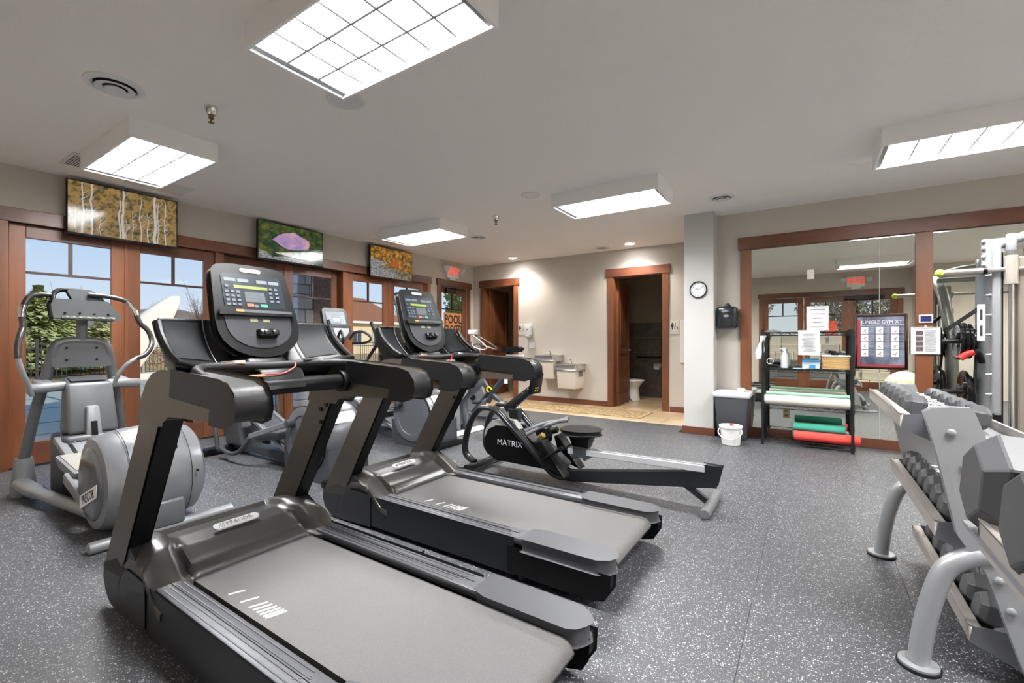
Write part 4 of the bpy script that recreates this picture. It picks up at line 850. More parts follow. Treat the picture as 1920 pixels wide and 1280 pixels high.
b = MB().lathe([(.001, .004), (.07, .0)], (-4.58, 1.2, .405), n=18, sc=(1, .4)); fin(b, 'blue_decal', SKYB, t)
text('PRECOR', .07, (-4.8, 1.17, .464), frame_mat(None, (0, 1, 0), (-.955, 0, .297)), 'lettering', GREYD, t)
b = MB().bar((-4.3, .90, .30), (-3.85, .90, .20), .05, .08); b.bev(.015, 2); fin(b, 'link_arm', OG, t)

# ================= TWO SILVER AND BLACK ELLIPTICALS (local y=0 middle) =================
def elliptical():
    t = thing('elliptical_trainer', 'x', 'elliptical trainer', (-4.5, 0, 0), 'silver and black elliptical trainers')
    SD = mat('drum_silver', '6F7175', .28, .5); cx, cz = -3.78, .36
    b = MB().lathe([(.26, -.2), (.30, -.19), (.315, -.15), (.325, 0), (.315, .15), (.30, .19), (.26, .2)], (cx, 0, cz), 'y', n=52, sc=(1, 1.02)); d = fin(b, 'drum_shell', SD, t)
    b = MB(); b.prism([(cx-.32, .06), (cx-.33, .30), (cx-.27, .18), (cx-.15, .08), (cx+.05, .04), (cx+.24, .14), (cx+.33, .30), (cx+.34, .05), (cx+.2, .0), (cx-.25, .0)], 'y', -.205, .205); b.bev(.012, 2); fin(b, 'lower_skirt', mat('skirt_grey', '3E4044', .4), t)
    for s in (-1, 1):
        b = MB().lathe([(.295, s*.205), (.295, s*.218), (.285, s*.222), (.22, s*.222), (.212, s*.216), (.205, s*.216), (.001, s*.222)], (cx, 0, cz), 'y', n=52); fin(b, 'disc_cover', mat('disc_grey', '64676C', .4, .2), t)
        b = MB().lathe([(.302, s*.200), (.304, s*.212), (.297, s*.214)], (cx, 0, cz), 'y', n=52, cap=False); fin(b, 'disc_gap', BLACKP, t)
        # crank link to pedal
        a = .9 if s < 0 else -2.2
        q = Vector((cx+.22*math.cos(a+PI/2 if s < 0 else a), s*.25, cz+.22*math.sin(a+PI/2 if s < 0 else a)))
        b = MB().tube([(q.x, s*.215, q.z), (q.x, s*.285, q.z)], .04, 18).bev(.008, 2); fin(b, 'crank_joint', GREYD, t)
        pe = Vector((-4.62, s*.27, .30 if s < 0 else .34))
        b = MB().bar(q+Vector((0, s*.01, 0)), pe, .035, .05).bev(.006, 1); fin(b, 'link_arm', GREYP, t)
        b = MB().hexa([(-4.66, s*.20, .24), (-4.22, s*.20, .30), (-4.22, s*.08, .30), (-4.66, s*.08, .24), (-4.68, s*.215, .33), (-4.20, s*.215, .38), (-4.20, s*.07, .38), (-4.68, s*.07, .33)]).bev(.015, 2); pd = fin(b, 'pedal', GREYD, t)
        b = MB().tube(cr([pe, (-4.66, s*.30, .22), (-4.78, s*.31, .13), (-4.95, s*.31, .10), (-5.15, s*.30, .12)], 6), .020, 12); fin(b, 'curved_link', GREYD, t)
        b = MB().tube([(-5.15, s*.27, .12), (-5.15, s*.33, .12)], .035, 14).bev(.006, 1); fin(b, 'link_joint', GREYD, t)
        b = MB().tube([(-5.15, s*.33, .12), (-5.24, s*.345, .55), (-5.30, s*.35, .95)], .022, 12); fin(b, 'lower_arm', GREYD, t)
        b = MB().tube(cr([(-5.28, s*.16, .96), (-5.28, s*.34, .97), (-5.22, s*.37, 1.05), (-5.10, s*.37, 1.18), (-5.06, s*.365, 1.27), (-5.10, s*.36, 1.36), (-5.17, s*.35, 1.50)], 5), [.024]*20+[.020]*6+[.020]*5, 12); fin(b, 'moving_arm', mat('arm_brown', '26211D', .4), t)
        b = MB().tube(cr([(-5.07, s*.364, 1.29), (-5.10, s*.36, 1.36), (-5.18, s*.35, 1.52)], 4), .027, 12); fin(b, 'moving_grip', BLACKR, t)
        b = MB().tube(cr([(-5.34, s*.10, 1.27), (-5.26, s*.12, 1.36), (-5.16, s*.17, 1.38), (-5.06, s*.22, 1.32), (-5.04, s*.22, 1.26), (-5.12, s*.18, 1.22), (-5.30, s*.12, 1.21)], 5), .018, 10); fin(b, 'fixed_grip', mat('arm_brown', '26211D', .4), t)
        b = MB().bar((-4.95, s*.13, .47), (-4.14, s*.13, .155), .035, .04).bev(.006, 1); fin(b, 'ramp_rail', SILVER, t)
    b = MB().hexa([(-4.92, -.11, .40), (-4.2, -.11, .12), (-4.2, .11, .12), (-4.92, .11, .40), (-4.90, -.11, .46), (-4.18, -.11, .19), (-4.18, .11, .19), (-4.90, .11, .46)]).bev(.01, 1); fin(b, 'ramp_cover', GREYD, t)
    b = MB().bar((-5.40, 0, .09), (-3.6, 0, .07), .12, .09).bev(.015, 2); fin(b, 'base_beam', GREYD, t)
    b = MB().bar((-5.45, -.36, .045), (-5.45, .36, .045), .11, .07).bev(.015, 2); fs = fin(b, 'front_stabilizer', BLACKP, t)
    b = MB().bar((-3.42, -.26, .03), (-3.42, .26, .03), .10, .055).bev(.012, 2); fin(b, 'rear_stabilizer', BLACKP, t)
    b = MB().hexa([(-5.50, -.11, .08), (-5.10, -.12, .10), (-5.10, .12, .10), (-5.50, .11, .08), (-5.62, -.08, 1.0), (-5.34, -.09, 1.0), (-5.34, .09, 1.0), (-5.62, .08, 1.0)]).bev(.035, 3); fin(b, 'tower', mat('tower_grey', '505257', .35, .3), t)
    b = MB().hexa([(-5.10, -.13, .30), (-4.86, -.14, .36), (-4.86, .14, .36), (-5.10, .13, .30), (-5.16, -.11, .52), (-4.94, -.12, .49), (-4.94, .12, .49), (-5.16, .11, .52)]).bev(.02, 2); fin(b, 'tower_foot', GREYP, t)
    b = MB().hexa([(-5.60, -.14, .92), (-5.22, -.15, .92), (-5.22, .15, .92), (-5.60, .14, .92), (-5.56, -.10, 1.06), (-5.28, -.12, 1.03), (-5.28, .12, 1.03), (-5.56, .10, 1.06)]).bev(.03, 3); fin(b, 'bottle_shelf', BLACKP, t)
    b = MB().bar((-5.48, 0, 1.0), (-5.52, 0, 1.35), .10, .06, up=(1, 0, 0)).bev(.015, 2); fin(b, 'console_neck', BLACKP, t)
    o0 = Vector((-5.40, 0, 1.26)); vu = Vector((-.16, 0, .43)).normalized(); nn = Vector((vu.z, 0, -vu.x))
    def C(u, v, d=0): return o0+Vector((0, u, 0))+vu*v+nn*d
    def slab(b, pts, d0, d1):
        A = [b.b.verts.new(C(u, v, d0)) for u, v in pts]; B = [b.b.verts.new(C(u, v, d1)) for u, v in pts]; b.face(A); b.face(B[::-1])
        for i in range(len(A)): b.face([A[i], A[(i+1) % len(A)], B[(i+1) % len(A)], B[i]])
        return b
    ps = [(.2*math.cos(PI+PI*i/10), .17+.17*math.sin(PI+PI*i/10)) for i in range(11)]+[(.185, .44), (.15, .475), (-.15, .475), (-.185, .44)]
    b = MB(); slab(b, ps, -.05, 0).bev(.012, 3, .7); ch = fin(b, 'console_housing', BLACKP, t)
    b = MB(); slab(b, [(-.155, .225), (.155, .225), (.155, .43), (-.155, .43)], 0, .003); fin(b, 'display_panel', mat('display_light', '6B7780', .45, spec=.25), ch, flat=True)
    b = MB(); slab(b, [(-.05, .275), (.05, .275), (.05, .33), (-.05, .33)], .003, .0045); fin(b, 'lcd_screen', mat('lcd_pale', 'A9B0B4', .3), ch, flat=True)
    for u in (-.13, -.10, .08, .115):
        for v in (.26, .29, .32, .35):
            b = MB(); slab(b, [(u, v), (u+.02, v), (u+.02, v+.014), (u, v+.014)], .003, .006); fin(b, 'key', mat('key_pale', 'B4BCC2', .4), ch, flat=True)
    b = MB(); slab(b, [(-.19, .20), (.19, .20), (.185, .225), (-.185, .225)], -.02, .022).bev(.006, 1); fin(b, 'reading_ledge', BLACKP, ch)
    low = [(p[0]*.86, .03+p[1]*.87) for p in ps[:11]]+[(.17, .2), (-.17, .2)]
    b = MB(); slab(b, low, .0005, .004); fin(b, 'lower_panel', mat('console_pale', '8A8C91', .35, .2), ch, flat=True)
    # badge on drum shell
    b = MB()
    for i in range(6):
        a0, a1 = math.radians(28+3.2*i), math.radians(28+3.2*(i+1)); R = .333
        b.hexa([(cx+(R-.012)*math.cos(a0), -.13, cz+(R-.012)*math.sin(a0)), (cx+R*math.cos(a0), -.13, cz+R*math.sin(a0)), (cx+R*math.cos(a0), .13, cz+R*math.sin(a0)), (cx+(R-.012)*math.cos(a0), .13, cz+(R-.012)*math.sin(a0)),
                (cx+(R-.012)*math.cos(a1), -.13, cz+(R-.012)*math.sin(a1)), (cx+R*math.cos(a1), -.13, cz+R*math.sin(a1)), (cx+R*math.cos(a1), .13, cz+R*math.sin(a1)), (cx+(R-.012)*math.cos(a1), .13, cz+(R-.012)*math.sin(a1))])
    fin(b, 'badge_plate', MATS['badge_silver'], d)
    return t
el = elliptical(); el.location = (-4.5, 2.55, 0); ORG[el.name] = Vector(el.location)
el['label'] = 'silver and black elliptical trainer behind the nearest treadmill'
dup(el, (-.13, 1.42, 0), 'silver and black elliptical trainer behind the second treadmill, farther back')
# ================= ROWING MACHINE (plane y=3.62) =================
t = thing('rowing_machine', 'black rowing machine with MATRIX lettering and silver rail beyond the treadmills', 'rowing machine', (-1.7, 3.62, 0))
RB = mat('rower_black', '26282B', .3, .4, coat=.3); yc = 3.62
for s in (-1, 1):
    P = cr([(-2.72, yc+s*.17, .07), (-2.82, yc+s*.17, .13), (-2.835, yc+s*.17, .24), (-2.79, yc+s*.16, .42), (-2.70, yc+s*.155, .56), (-2.60, yc+s*.15, .605), (-2.46, yc+s*.15, .58), (-2.33, yc+s*.15, .48), (-2.04, yc+s*.14, .225), (-1.90, yc+s*.13, .10), (-1.83, yc+s*.08, .055), (-1.78, yc+s*.03, .07)], 6)
    b = MB().tube(P, .038, 14, sx=.75, up=(0, 1, 0)); fr = fin(b, 'frame_loop', RB, t)
    b = MB().tube([p+Vector((.012, -s*.0, .036)) for p in P[34:56]], .004, 6, up=(0, 1, 0)); fin(b, 'rail_strip', CHROME, fr)
b = MB().bar((-2.70, yc-.29, .045), (-2.70, yc+.29, .045), .07, .05).bev(.012, 2); fin(b, 'front_stabilizer', RB, t)
for s in (-1, 1):
    b = MB().tube([(-2.72, yc+s*.26, .035), (-2.72, yc+s*.30, .035)], .035, 16); fin(b, 'transport_wheel', BLACKR, t)
b = MB().prism([(-2.62, .30), (-2.58, .38), (-2.50, .42), (-2.40, .425), (-2.15, .35), (-2.0, .24), (-1.93, .15), (-2.0, .125), (-2.50, .13), (-2.60, .18)], 'y', yc-.115, yc+.115).bev(.02, 3); fh = fin(b, 'flywheel_housing', BLACKP, t)
text('MATRIX', .076, (-2.345, yc-.1165, .285), R_FRONT, 'lettering', PAPER, fh, sx=1.05)
b = MB().tube([(-2.48, yc-.10, .31), (-2.48, yc+.10, .31)], .185, 36).bev(.02, 2); fin(b, 'flywheel_cage', mat('cage_grey', 'A8A8A6', .5), t)
b = MB().hexa([(-2.40, yc-.045, .50), (-2.30, yc-.045, .50), (-2.30, yc+.045, .50), (-2.40, yc+.045, .50), (-2.42, yc-.045, .60), (-2.3, yc-.045, .60), (-2.3, yc+.045, .60), (-2.42, yc+.045, .60)]).bev(.01, 1); fin(b, 'arm_bracket', RB, t)
b = MB().bar((-2.46, yc, .585), (-2.16, yc, .80), .07, .075).bev(.012, 2); ca = fin(b, 'console_arm', RB, t)
for q in ((-2.25, .757), (-2.19, .80)):
    b = MB().tube([(q[0], yc-.037, q[1]), (q[0], yc-.042, q[1])], .009, 10); fin(b, 'bolt', CHROME, ca)
b = MB().hexa([(-2.16, yc-.10, .755), (-2.125, yc-.10, .755), (-2.125, yc+.09, .755), (-2.16, yc+.09, .755), (-2.12, yc-.10, .95), (-2.09, yc-.10, .945), (-2.09, yc+.09, .945), (-2.12, yc+.09, .95)]).bev(.008, 2); co = fin(b, 'console', BLACKP, t)
b = MB().hexa([(-2.1175, yc-.085, .83), (-2.114, yc-.085, .83), (-2.114, yc+.075, .83), (-2.1175, yc+.075, .83), (-2.0965, yc-.085, .93), (-2.093, yc-.085, .93), (-2.093, yc+.075, .93), (-2.0965, yc+.075, .93)]); fin(b, 'console_screen', LCD, co, flat=True)
for i in range(2):
    for j in range(2): b = MB().ball((-2.119+.008*j, yc-.03+.04*i, .785+.025*j), .007, 8); fin(b, 'button', YELLOW, co)
# handle and holder
b = MB().tube([(-2.13, yc-.20, .44), (-2.04, yc-.05, .485), (-2.04, yc+.05, .485), (-1.90, yc+.20, .50)], [.019, .019, .019, .019], 12); fin(b, 'pull_handle', mat('handle_grey', '55565A', .5), t)
b = MB().tube(cr([(-2.10, yc-.23, .415), (-2.06, yc-.10, .45), (-2.02, yc, .47), (-1.97, yc+.12, .49), (-1.92, yc+.24, .515)], 4), .018, 12); fin(b, 'pull_handle_grip', MATS['handle_grey'], t)
b = MB().hexa([(-2.10, yc-.06, .38), (-1.98, yc-.06, .32), (-1.98, yc+.06, .32), (-2.10, yc+.06, .38), (-2.10, yc-.06, .46), (-1.98, yc-.06, .46), (-1.98, yc+.06, .46), (-2.10, yc+.06, .46)]).bev(.015, 2); fin(b, 'handle_cradle', BLACKP, t)
b = MB().bar((-2.1, yc, .34), (-1.80, yc, .12), .10, .10).bev(.02, 2); fin(b, 'spine_cover', GREYD, t)
for s in (-1, 1):
    b = MB().hexa([(-1.93, yc+s*.22, .16), (-1.72, yc+s*.22, .085), (-1.72, yc+s*.09, .085), (-1.93, yc+s*.09, .16), (-1.99, yc+s*.22, .36), (-1.95, yc+s*.22, .38), (-1.95, yc+s*.09, .38), (-1.99, yc+s*.09, .36)]).bev(.012, 2); fp = fin(b, 'footplate', BLACKP, t)
    b = MB().tube(cr([(-1.92, yc+s*.23, .22), (-1.83, yc+s*.23, .29), (-1.80, yc+s*.155, .32), (-1.83, yc+s*.08, .29), (-1.92, yc+s*.08, .22)], 4), .010, 6, sx=2.2); fin(b, 'foot_strap', BLACKR, fp)
    b = MB().tube([(-1.97, yc+s*.20, .40), (-1.93, yc+s*.20, .43)], .026, 14).bev(.004, 1); fin(b, 'resistance_knob', mat('gold_knob', 'A08A4A', .3, .8), t)
b = MB().tube([(-1.95, yc-.02, .43), (-1.89, yc-.02, .455)], .03, 16).bev(.005, 1); fin(b, 'resistance_knob', BLACKP, t)
b = MB().prism([(-1.82, .02), (-1.74, .02), (-.575, .17), (-.54, .315), (-.66, .318), (-.66, .262), (-1.74, .098), (-1.84, .10)], 'y', yc-.035, yc+.035).bev(.008, 2); fin(b, 'lower_beam', RB, t)
b = MB().hexa([(-1.78, yc-.045, .255), (-.65, yc-.045, .268), (-.65, yc+.045, .268), (-1.78, yc+.045, .255), (-1.78, yc-.045, .305), (-.65, yc-.045, .318), (-.65, yc+.045, .318), (-1.78, yc+.045, .305)]).bev(.004, 1)
rl = fin(b, 'seat_rail', mat('rail_aluminium', 'DADCDE', .35, .35), t)
b = MB(); b.box(-1.78, -.65, yc-.028, yc-.010, .3195, .321); b.box(-1.78, -.65, yc+.010, yc+.028, .3195, .321); b.b.free(); b = MB().bar((-1.78, yc-.02, .3065), (-.65, yc-.02, .3195), .012, .004); b.bar((-1.78, yc+.02, .3065), (-.65, yc+.02, .3195), .012, .004); fin(b, 'rail_groove', mat('groove', '8A8C90', .3, .6), rl, flat=True)
b = MB().bar((-.80, yc, .15), (-.62, yc, .035), .05, .035, up=(0, 1, 0)); b.bev(.006, 1); fin(b, 'rear_leg', RB, t)
b = MB().tube([(-.61, yc-.26, .035), (-.61, yc+.26, .035)], .035, 16).bev(.005, 1); fin(b, 'rear_foot', mat('foot_grey', '6B6C6E', .45), t)
b = MB(); 
def seat(u, v):
    a = 2*PI*u; r = v; return (-1.66+.17*math.cos(a)*r, yc+(.155-.025*math.cos(2*a))*math.sin(a)*r*1.05, .475-.012*(1-r)+.006*math.cos(a)*r)
b.prism([(-1.66+.17*math.cos(a*PI/14), yc+(.16)*math.sin(a*PI/14)*(1-.12*math.cos(a*PI/14))) for a in range(28)], 'z', .435, .48).bev(.014, 3, .6); fin(b, 'seat', BLACKP, t)
b = MB().hexa([(-1.73, yc-.05, .315), (-1.59, yc-.05, .315), (-1.59, yc+.05, .315), (-1.73, yc+.05, .315), (-1.77, yc-.075, .44), (-1.55, yc-.075, .44), (-1.55, yc+.075, .44), (-1.77, yc+.075, .44)]).bev(.015, 2); fin(b, 'seat_carriage', BLACKP, t)
b = MB(); 
for xx in (-1.71, -1.61): b.tube([(xx, yc-.06, .24), (xx, yc+.06, .24)], .022, 14)
b.box(-1.72, -1.60, yc-.058, yc-.05, .24, .33); fin(b, 'carriage_roller', GREYD, t)

# ================= UPRIGHT BIKE =================
t = thing('exercise_bike', 'grey exercise bike with white feet behind the second treadmill', 'exercise bike', (-4.2, 4.75, 0)); yb = 4.75
b = MB(); b.hexa([(-3.93, yb-.36, 0), (-3.80, yb-.34, 0), (-3.80, yb+.34, 0), (-3.93, yb+.36, 0), (-3.91, yb-.33, .05), (-3.83, yb-.30, .06), (-3.83, yb+.30, .06), (-3.91, yb+.33, .05)]).bev(.02, 3); fin(b, 'rear_foot', mat('foot_white', 'D2D2CF', .4), t)
b = MB().bar((-4.85, yb-.28, .03), (-4.85, yb+.28, .03), .10, .05).bev(.015, 2); fin(b, 'front_foot', MATS['foot_white'], t)
b = MB().tube(cr([(-3.87, yb, .06), (-3.90, yb, .22), (-3.93, yb, .42), (-3.86, yb, .52), (-3.72, yb, .62), (-3.66, yb, .72), (-3.70, yb, .82), (-3.82, yb, .86), (-4.0, yb, .84)], 6), [.05]*14+[.055]*20+[.075]*10+[.06]*5, 14, up=(0, 1, 0)); fin(b, 'frame_spine', mat('bike_grey', '5E6165', .35, .35), t)
b = MB().prism([(-4.55, .10), (-3.95, .08), (-3.97, .42), (-3.82, .58), (-3.78, .72), (-4.05, .78), (-4.35, .66), (-4.6, .40)], 'y', yb-.08, yb+.08).bev(.03, 3); fin(b, 'side_panel', mat('panel_silver', 'C9CBCC', .35, .2), t)
b = MB().prism([(-4.30, .70), (-3.76, .70), (-3.78, .74), (-4.3, .74)], 'y', yb-.085, yb+.085).bev(.006, 1); fin(b, 'vent_band', GREYD, t)
b = MB().bar((-4.9, yb, .08), (-3.9, yb, .08), .08, .07).bev(.015, 1); fin(b, 'base_beam', GREYD, t)
for s in (-1, 1):
    b = MB().tube([(-4.28, yb+s*.08, .36), (-4.28, yb+s*.14, .36), (-4.28+s*.16, yb+s*.15, .30)], .018, 10); fin(b, 'crank_arm', GREYD, t)
    b = MB().box(-4.33+s*.16, -4.22+s*.16, yb+s*.20-.05, yb+s*.20+.05, .28, .31).bev(.006, 1); fin(b, 'pedal', BLACKP, t)
b = MB().tube([(-4.62, yb, .40), (-4.72, yb, 1.0), (-4.74, yb, 1.15)], .045, 14); fin(b, 'console_mast', MATS['bike_grey'], t)
b = MB().hexa([(-4.76, yb-.15, 1.10), (-4.70, yb-.15, 1.10), (-4.70, yb+.15, 1.10), (-4.76, yb+.15, 1.10), (-4.85, yb-.13, 1.32), (-4.80, yb-.13, 1.32), (-4.80, yb+.13, 1.32), (-4.85, yb+.13, 1.32)]).bev(.015, 2); fin(b, 'console', BLACKP, t)
b = MB().tube(cr([(-4.45, yb-.25, 1.12), (-4.62, yb-.25, 1.08), (-4.73, yb-.12, 1.06), (-4.74, yb, 1.06), (-4.73, yb+.12, 1.06), (-4.62, yb+.25, 1.08), (-4.45, yb+.25, 1.12)], 5), .018, 10); fin(b, 'handlebar', BLACKR, t)
b = MB().tube([(-3.95, yb, .80), (-3.90, yb, .90)], .03, 12); fin(b, 'seat_post', CHROME, t)
b = MB().prism([(-4.08, .90), (-3.80, .89), (-3.76, .93), (-3.80, .965), (-4.05, .95)], 'y', yb-.10, yb+.10).bev(.02, 3); fin(b, 'saddle', BLACKP, t)
# blue and red resistance bike peeking out behind
t = thing('mini_stepper', 'blue and grey machine with a black pad and red loop behind the second treadmill handle', 'fitness machine', (-5.3, 6.1, 0))
for s in (-1, 1): b = MB().box(-5.75, -4.9, 6.1+s*.2-.03, 6.1+s*.2+.03, 0, .05).bev(.01, 1); fin(b, 'floor_rail', GREYP, t)
b = MB().tube(cr([(-5.4, 6.1, .03), (-5.3, 6.1, .35), (-5.35, 6.1, .62), (-5.2, 6.1, .74), (-5.0, 6.1, .70)], 5), .06, 12, up=(0, 1, 0)); fin(b, 'frame_arm', mat('slate_blue', '5B7890', .4, .2), t)
b = MB().tube([(-5.32, 5.9, .86), (-5.32, 6.3, .86)], .05, 18).bev(.01, 2); fin(b, 'roller_pad', mat('navy_pad', '20283A', .5), t)
b = MB().tube([(-5.32+.16*math.cos(a*PI/8), 6.1+.16*math.sin(a*PI/8), .74) for a in range(16)], .015, 8, closed=True, up=(0, 0, 1)); fin(b, 'red_loop', RED, t)
b = MB().box(-5.36, -5.28, 6.07, 6.13, .70, .84); b.box(-5.45, -5.35, 5.9, 6.3, .02, .08); fin(b, 'support_post', GREYP, t)

# ================= SPIN BIKE =================
t = thing('spin_bike', 'dark spin bike with yellow logo and crossed frame near the left restroom door', 'exercise bike', (-4.1, 5.6, 0)); ys = 5.6
def W5(px, py): return WY(px, py, ys)
FR = mat('spin_frame', '4A4E55', .35, .4)
b = MB(); b.tube([W5(898, 700), W5(922, 738)], .035, 12, up=(0, 1, 0)); fin(b, 'front_tube', FR, t)
b = MB(); b.tube([W5(948, 704), W5(925, 733), (-4.15, ys, .30)], .042, 12, up=(0, 1, 0)); fin(b, 'seat_tube', FR, t)
b = MB().tube([(-4.45, ys, .12), (-4.12, ys, .47), (-3.55, ys, .10)], .04, 12, up=(0, 1, 0)); fin(b, 'main_frame', FR, t)
b = MB().tube([(-4.09, ys-.03, .49), (-4.09, ys+.03, .49)], .075, 20).bev(.01, 2); fin(b, 'hub_cover', BLACKP, t)
b = MB().tube([(-4.09+.04*math.cos(a), ys-.048, .50+.035*math.sin(a)) for a in [x*.5 for x in range(10)]], .014, 8, up=(0, 1, 0)); fin(b, 'yellow_logo', YELLOW, t)
b = MB().tube([(-4.42, ys-.03, .36), (-4.42, ys+.03, .36)], .235, 36).bev(.008, 1); fw = fin(b, 'flywheel', mat('flywheel_silver', 'A9ABAD', .3, .7), t)
b = MB().tube([(-4.42, ys-.05, .36), (-4.42, ys+.05, .36)], .05, 16); fin(b, 'flywheel_hub', BLACKP, fw)
for x in (-4.72, -3.5): b = MB().bar((x, ys-.27, .035), (x, ys+.27, .035), .07, .05).bev(.015, 2); fin(b, 'stabilizer', GREYP, t)
b = MB().bar((-4.72, ys, .06), (-3.5, ys, .06), .06, .05).bev(.01, 1); fin(b, 'base_beam', FR, t)
b = MB().tube([W5(950, 703), W5(957, 668)], .02, 12, up=(0, 1, 0)); fin(b, 'seat_post', WHITE, t)
b = MB().box(-3.80, -3.50, ys-.02, ys+.02, 1.015, 1.045).bev(.004, 1); fin(b, 'slider_bar', WHITEM, t)
c = W5(963, 656); b = MB().prism([(c.x-.16, c.z-.01), (c.x-.05, c.z-.02), (c.x+.10, c.z-.01), (c.x+.13, c.z+.02), (c.x+.08, c.z+.04), (c.x-.05, c.z+.015), (c.x-.15, c.z+.025)], 'y', ys-.06, ys+.06).bev(.018, 3); fin(b, 'saddle', BLACKP, t)
b = MB().tube([W5(893, 702), W5(884, 640)], .022, 12, up=(0, 1, 0)); fin(b, 'handlebar_post', CHROME, t)
for s in (-1, 1):
    b = MB().tube(cr([W5(884, 655), W5(884, 645)+Vector((0, s*.10, 0)), W5(895, 648)+Vector((0, s*.18, 0)), W5(915, 655)+Vector((0, s*.18, 0)), W5(922, 652)+Vector((0, s*.12, 0)), W5(905, 638)+Vector((0, s*.08, 0)), W5(888, 628)+Vector((0, s*.04, 0))], 5), .012, 10, up=(0, 1, 0)); fin(b, 'handlebar', mat('worn_chrome', '6F6866', .35, .7), t)
    b = MB().tube([(-4.12, ys+s*.06, .36), (-4.12+s*.14, ys+s*.09, .30)], .014, 8); fin(b, 'crank_arm', CHROME, t)
    b = MB().box(-4.17+s*.14, -4.07+s*.14, ys+s*.15-.05, ys+s*.15+.05, .285, .31).bev(.005, 1); fin(b, 'pedal', BLACKP, t)
c = W5(887, 622); b = MB().box(c.x-.07, c.x+.06, ys-.05, ys+.05, c.z-.04, c.z+.03).bev(.012, 2); fin(b, 'small_console', CREAM, t)
c = W5(882, 668); b = MB().box(c.x-.10, c.x+.12, ys-.08, ys+.08, c.z-.03, c.z+.02).bev(.015, 2); fin(b, 'bottle_holder', GREYP, t)
c = W5(952, 712); b = MB().box(c.x-.03, c.x+.03, ys-.05, ys-.045, c.z-.05, c.z+.03); b.b.normal_update(); fin(b, 'hang_tag', PAPER, t, flat=True)
b = MB().tube(cr([W5(958, 668)+Vector((0, -.05, 0)), W5(962, 690)+Vector((0, -.05, 0)), W5(957, 705)+Vector((0, -.05, 0))], 4), .010, 6, up=(0, 1, 0)); fin(b, 'yellow_strap', YELLOW, t)

# ================= DUMBBELL RACKS =================
RAIL = mat('rail_beige', 'A8A29C', .35, .35); PLATE = mat('rack_silver', 'A6A8AA', .34, .45); TRAYM = mat('tray_grey', '85878A', .4, .4)
TIERS = [((.300, .905, .962), (.335, .955), (.66, .905)), ((.400, .500, .562), (.435, .560), (.76, .50)), ((.495, .135, .195), (.53, .195), (.86, .125)), ((.300, .805, .872), (.320, .872), (.66, .845))]
def rack(y0, y1, uprights, label, tiers=(0, 1, 2)):
    t = thing('dumbbell_rack', label, 'dumbbell rack', (.6, (y0+y1)/2, 0), 'silver dumbbell racks')
    for k in tiers:
        (xr, z0, z1), (xa, za), (xb, zb) = TIERS[k]
        b = MB(); ye = y1-(.10 if k == 3 else 0); b.box(xr, xr+.012, y0, ye, z0, z1); b.box(xr, xr+.035, y0, ye, z1-.008, z1); b.bev(.003, 1); fin(b, 'edge_rail', RAIL, t)
        b = MB().hexa([(xa-.025, y0, za-.045), (xb, y0, zb-.045), (xb, y1, zb-.045), (xa-.025, y1, za-.045), (xa-.025, y0, za-.035), (xb, y0, zb-.035), (xb, y1, zb-.035), (xa-.025, y1, za-.035)]); fin(b, 'tier_shelf', TRAYM, t, flat=True)
        b = MB().hexa([(xb, y0, zb-.06), (xb+.012, y0, zb-.06), (xb+.012, y1, zb-.06), (xb, y1, zb-.06), (xb, y0, zb), (xb+.012, y0, zb), (xb+.012, y1, zb), (xb, y1, zb)]); fin(b, 'front_lip', RAIL, t, flat=True)
        for yy in ((y0-.004, y1) if k < 3 else (y0-.004,)):
            b = MB().prism([(xr, z0), (xr+.012, z1-.004), (xr+.04, z1+.003), (xr+.13, z1+.004), (xr+.19, z0-.04), (xr+.20, z0-.10), (xr+.10, z0-.045)], 'y', yy, yy+.004); fin(b, 'end_plate', mat('end_grey', '6D6F74', .42, .3), t, flat=True)
    for yy in uprights:
        b = MB().prism([(.375, .975), (.39, .985), (.435, .992), (.487, .992), (.535, .84), (.56, .66), (.62, .52), (.70, .34), (.76, .10), (.78, .02), (.66, .02), (.625, .13), (.54, .42), (.465, .54), (.41, .83)], 'y', yy-.05, yy-.005); b.bev(.012, 2); u = fin(b, 'upright_plate', PLATE, t)
        for q in ((.437, .91), (.475, .79), (.56, .40), (.59, .30)):
            b = MB().lathe([(.014, -.002), (.014, -.008), (.009, -.012), (.001, -.013)], (q[0], yy-.05, q[1]), 'y', n=14); fin(b, 'bolt', SILP, u)
        P = cr([(.545, yy-.028, .475), (.50, yy-.028, .46), (.43, yy-.028, .40), (.39, yy-.028, .28), (.365, yy-.028, .15), (.35, yy-.028, .02)], 5)
        b = MB().tube(P, .034, 18, sx=1.0, up=(0, 1, 0)); fin(b, 'leg', PLATE, t)
        b = MB().lathe([(.068, .0), (.068, .010)], (.35, yy-.028, 0), n=28); fin(b, 'foot_pad', BLACKR, t)
        b = MB().lathe([(.062, .010), (.062, .018), (.04, .020)], (.35, yy-.028, 0), n=28); fin(b, 'foot_plate', PLATE, t)
        b = MB().box(.62, .98, yy-.055, yy, 0, .035).bev(.006, 1); fin(b, 'base_foot', PLATE, t)
    return t
rack(2.33, 3.42, (2.33, 3.40), 'silver three tier dumbbell rack at right with curved legs, in front of the mirror')
rack(.30, 1.44, (.35, ), 'nearer dumbbell rack section cut off by the right edge of the photo', (3, 1, 2))
DB = mat('dumbbell_rubber', '434446', .5, bump=.06, bscale=150); DBN = mat('dumbbell_hub', '8C847C', .5)
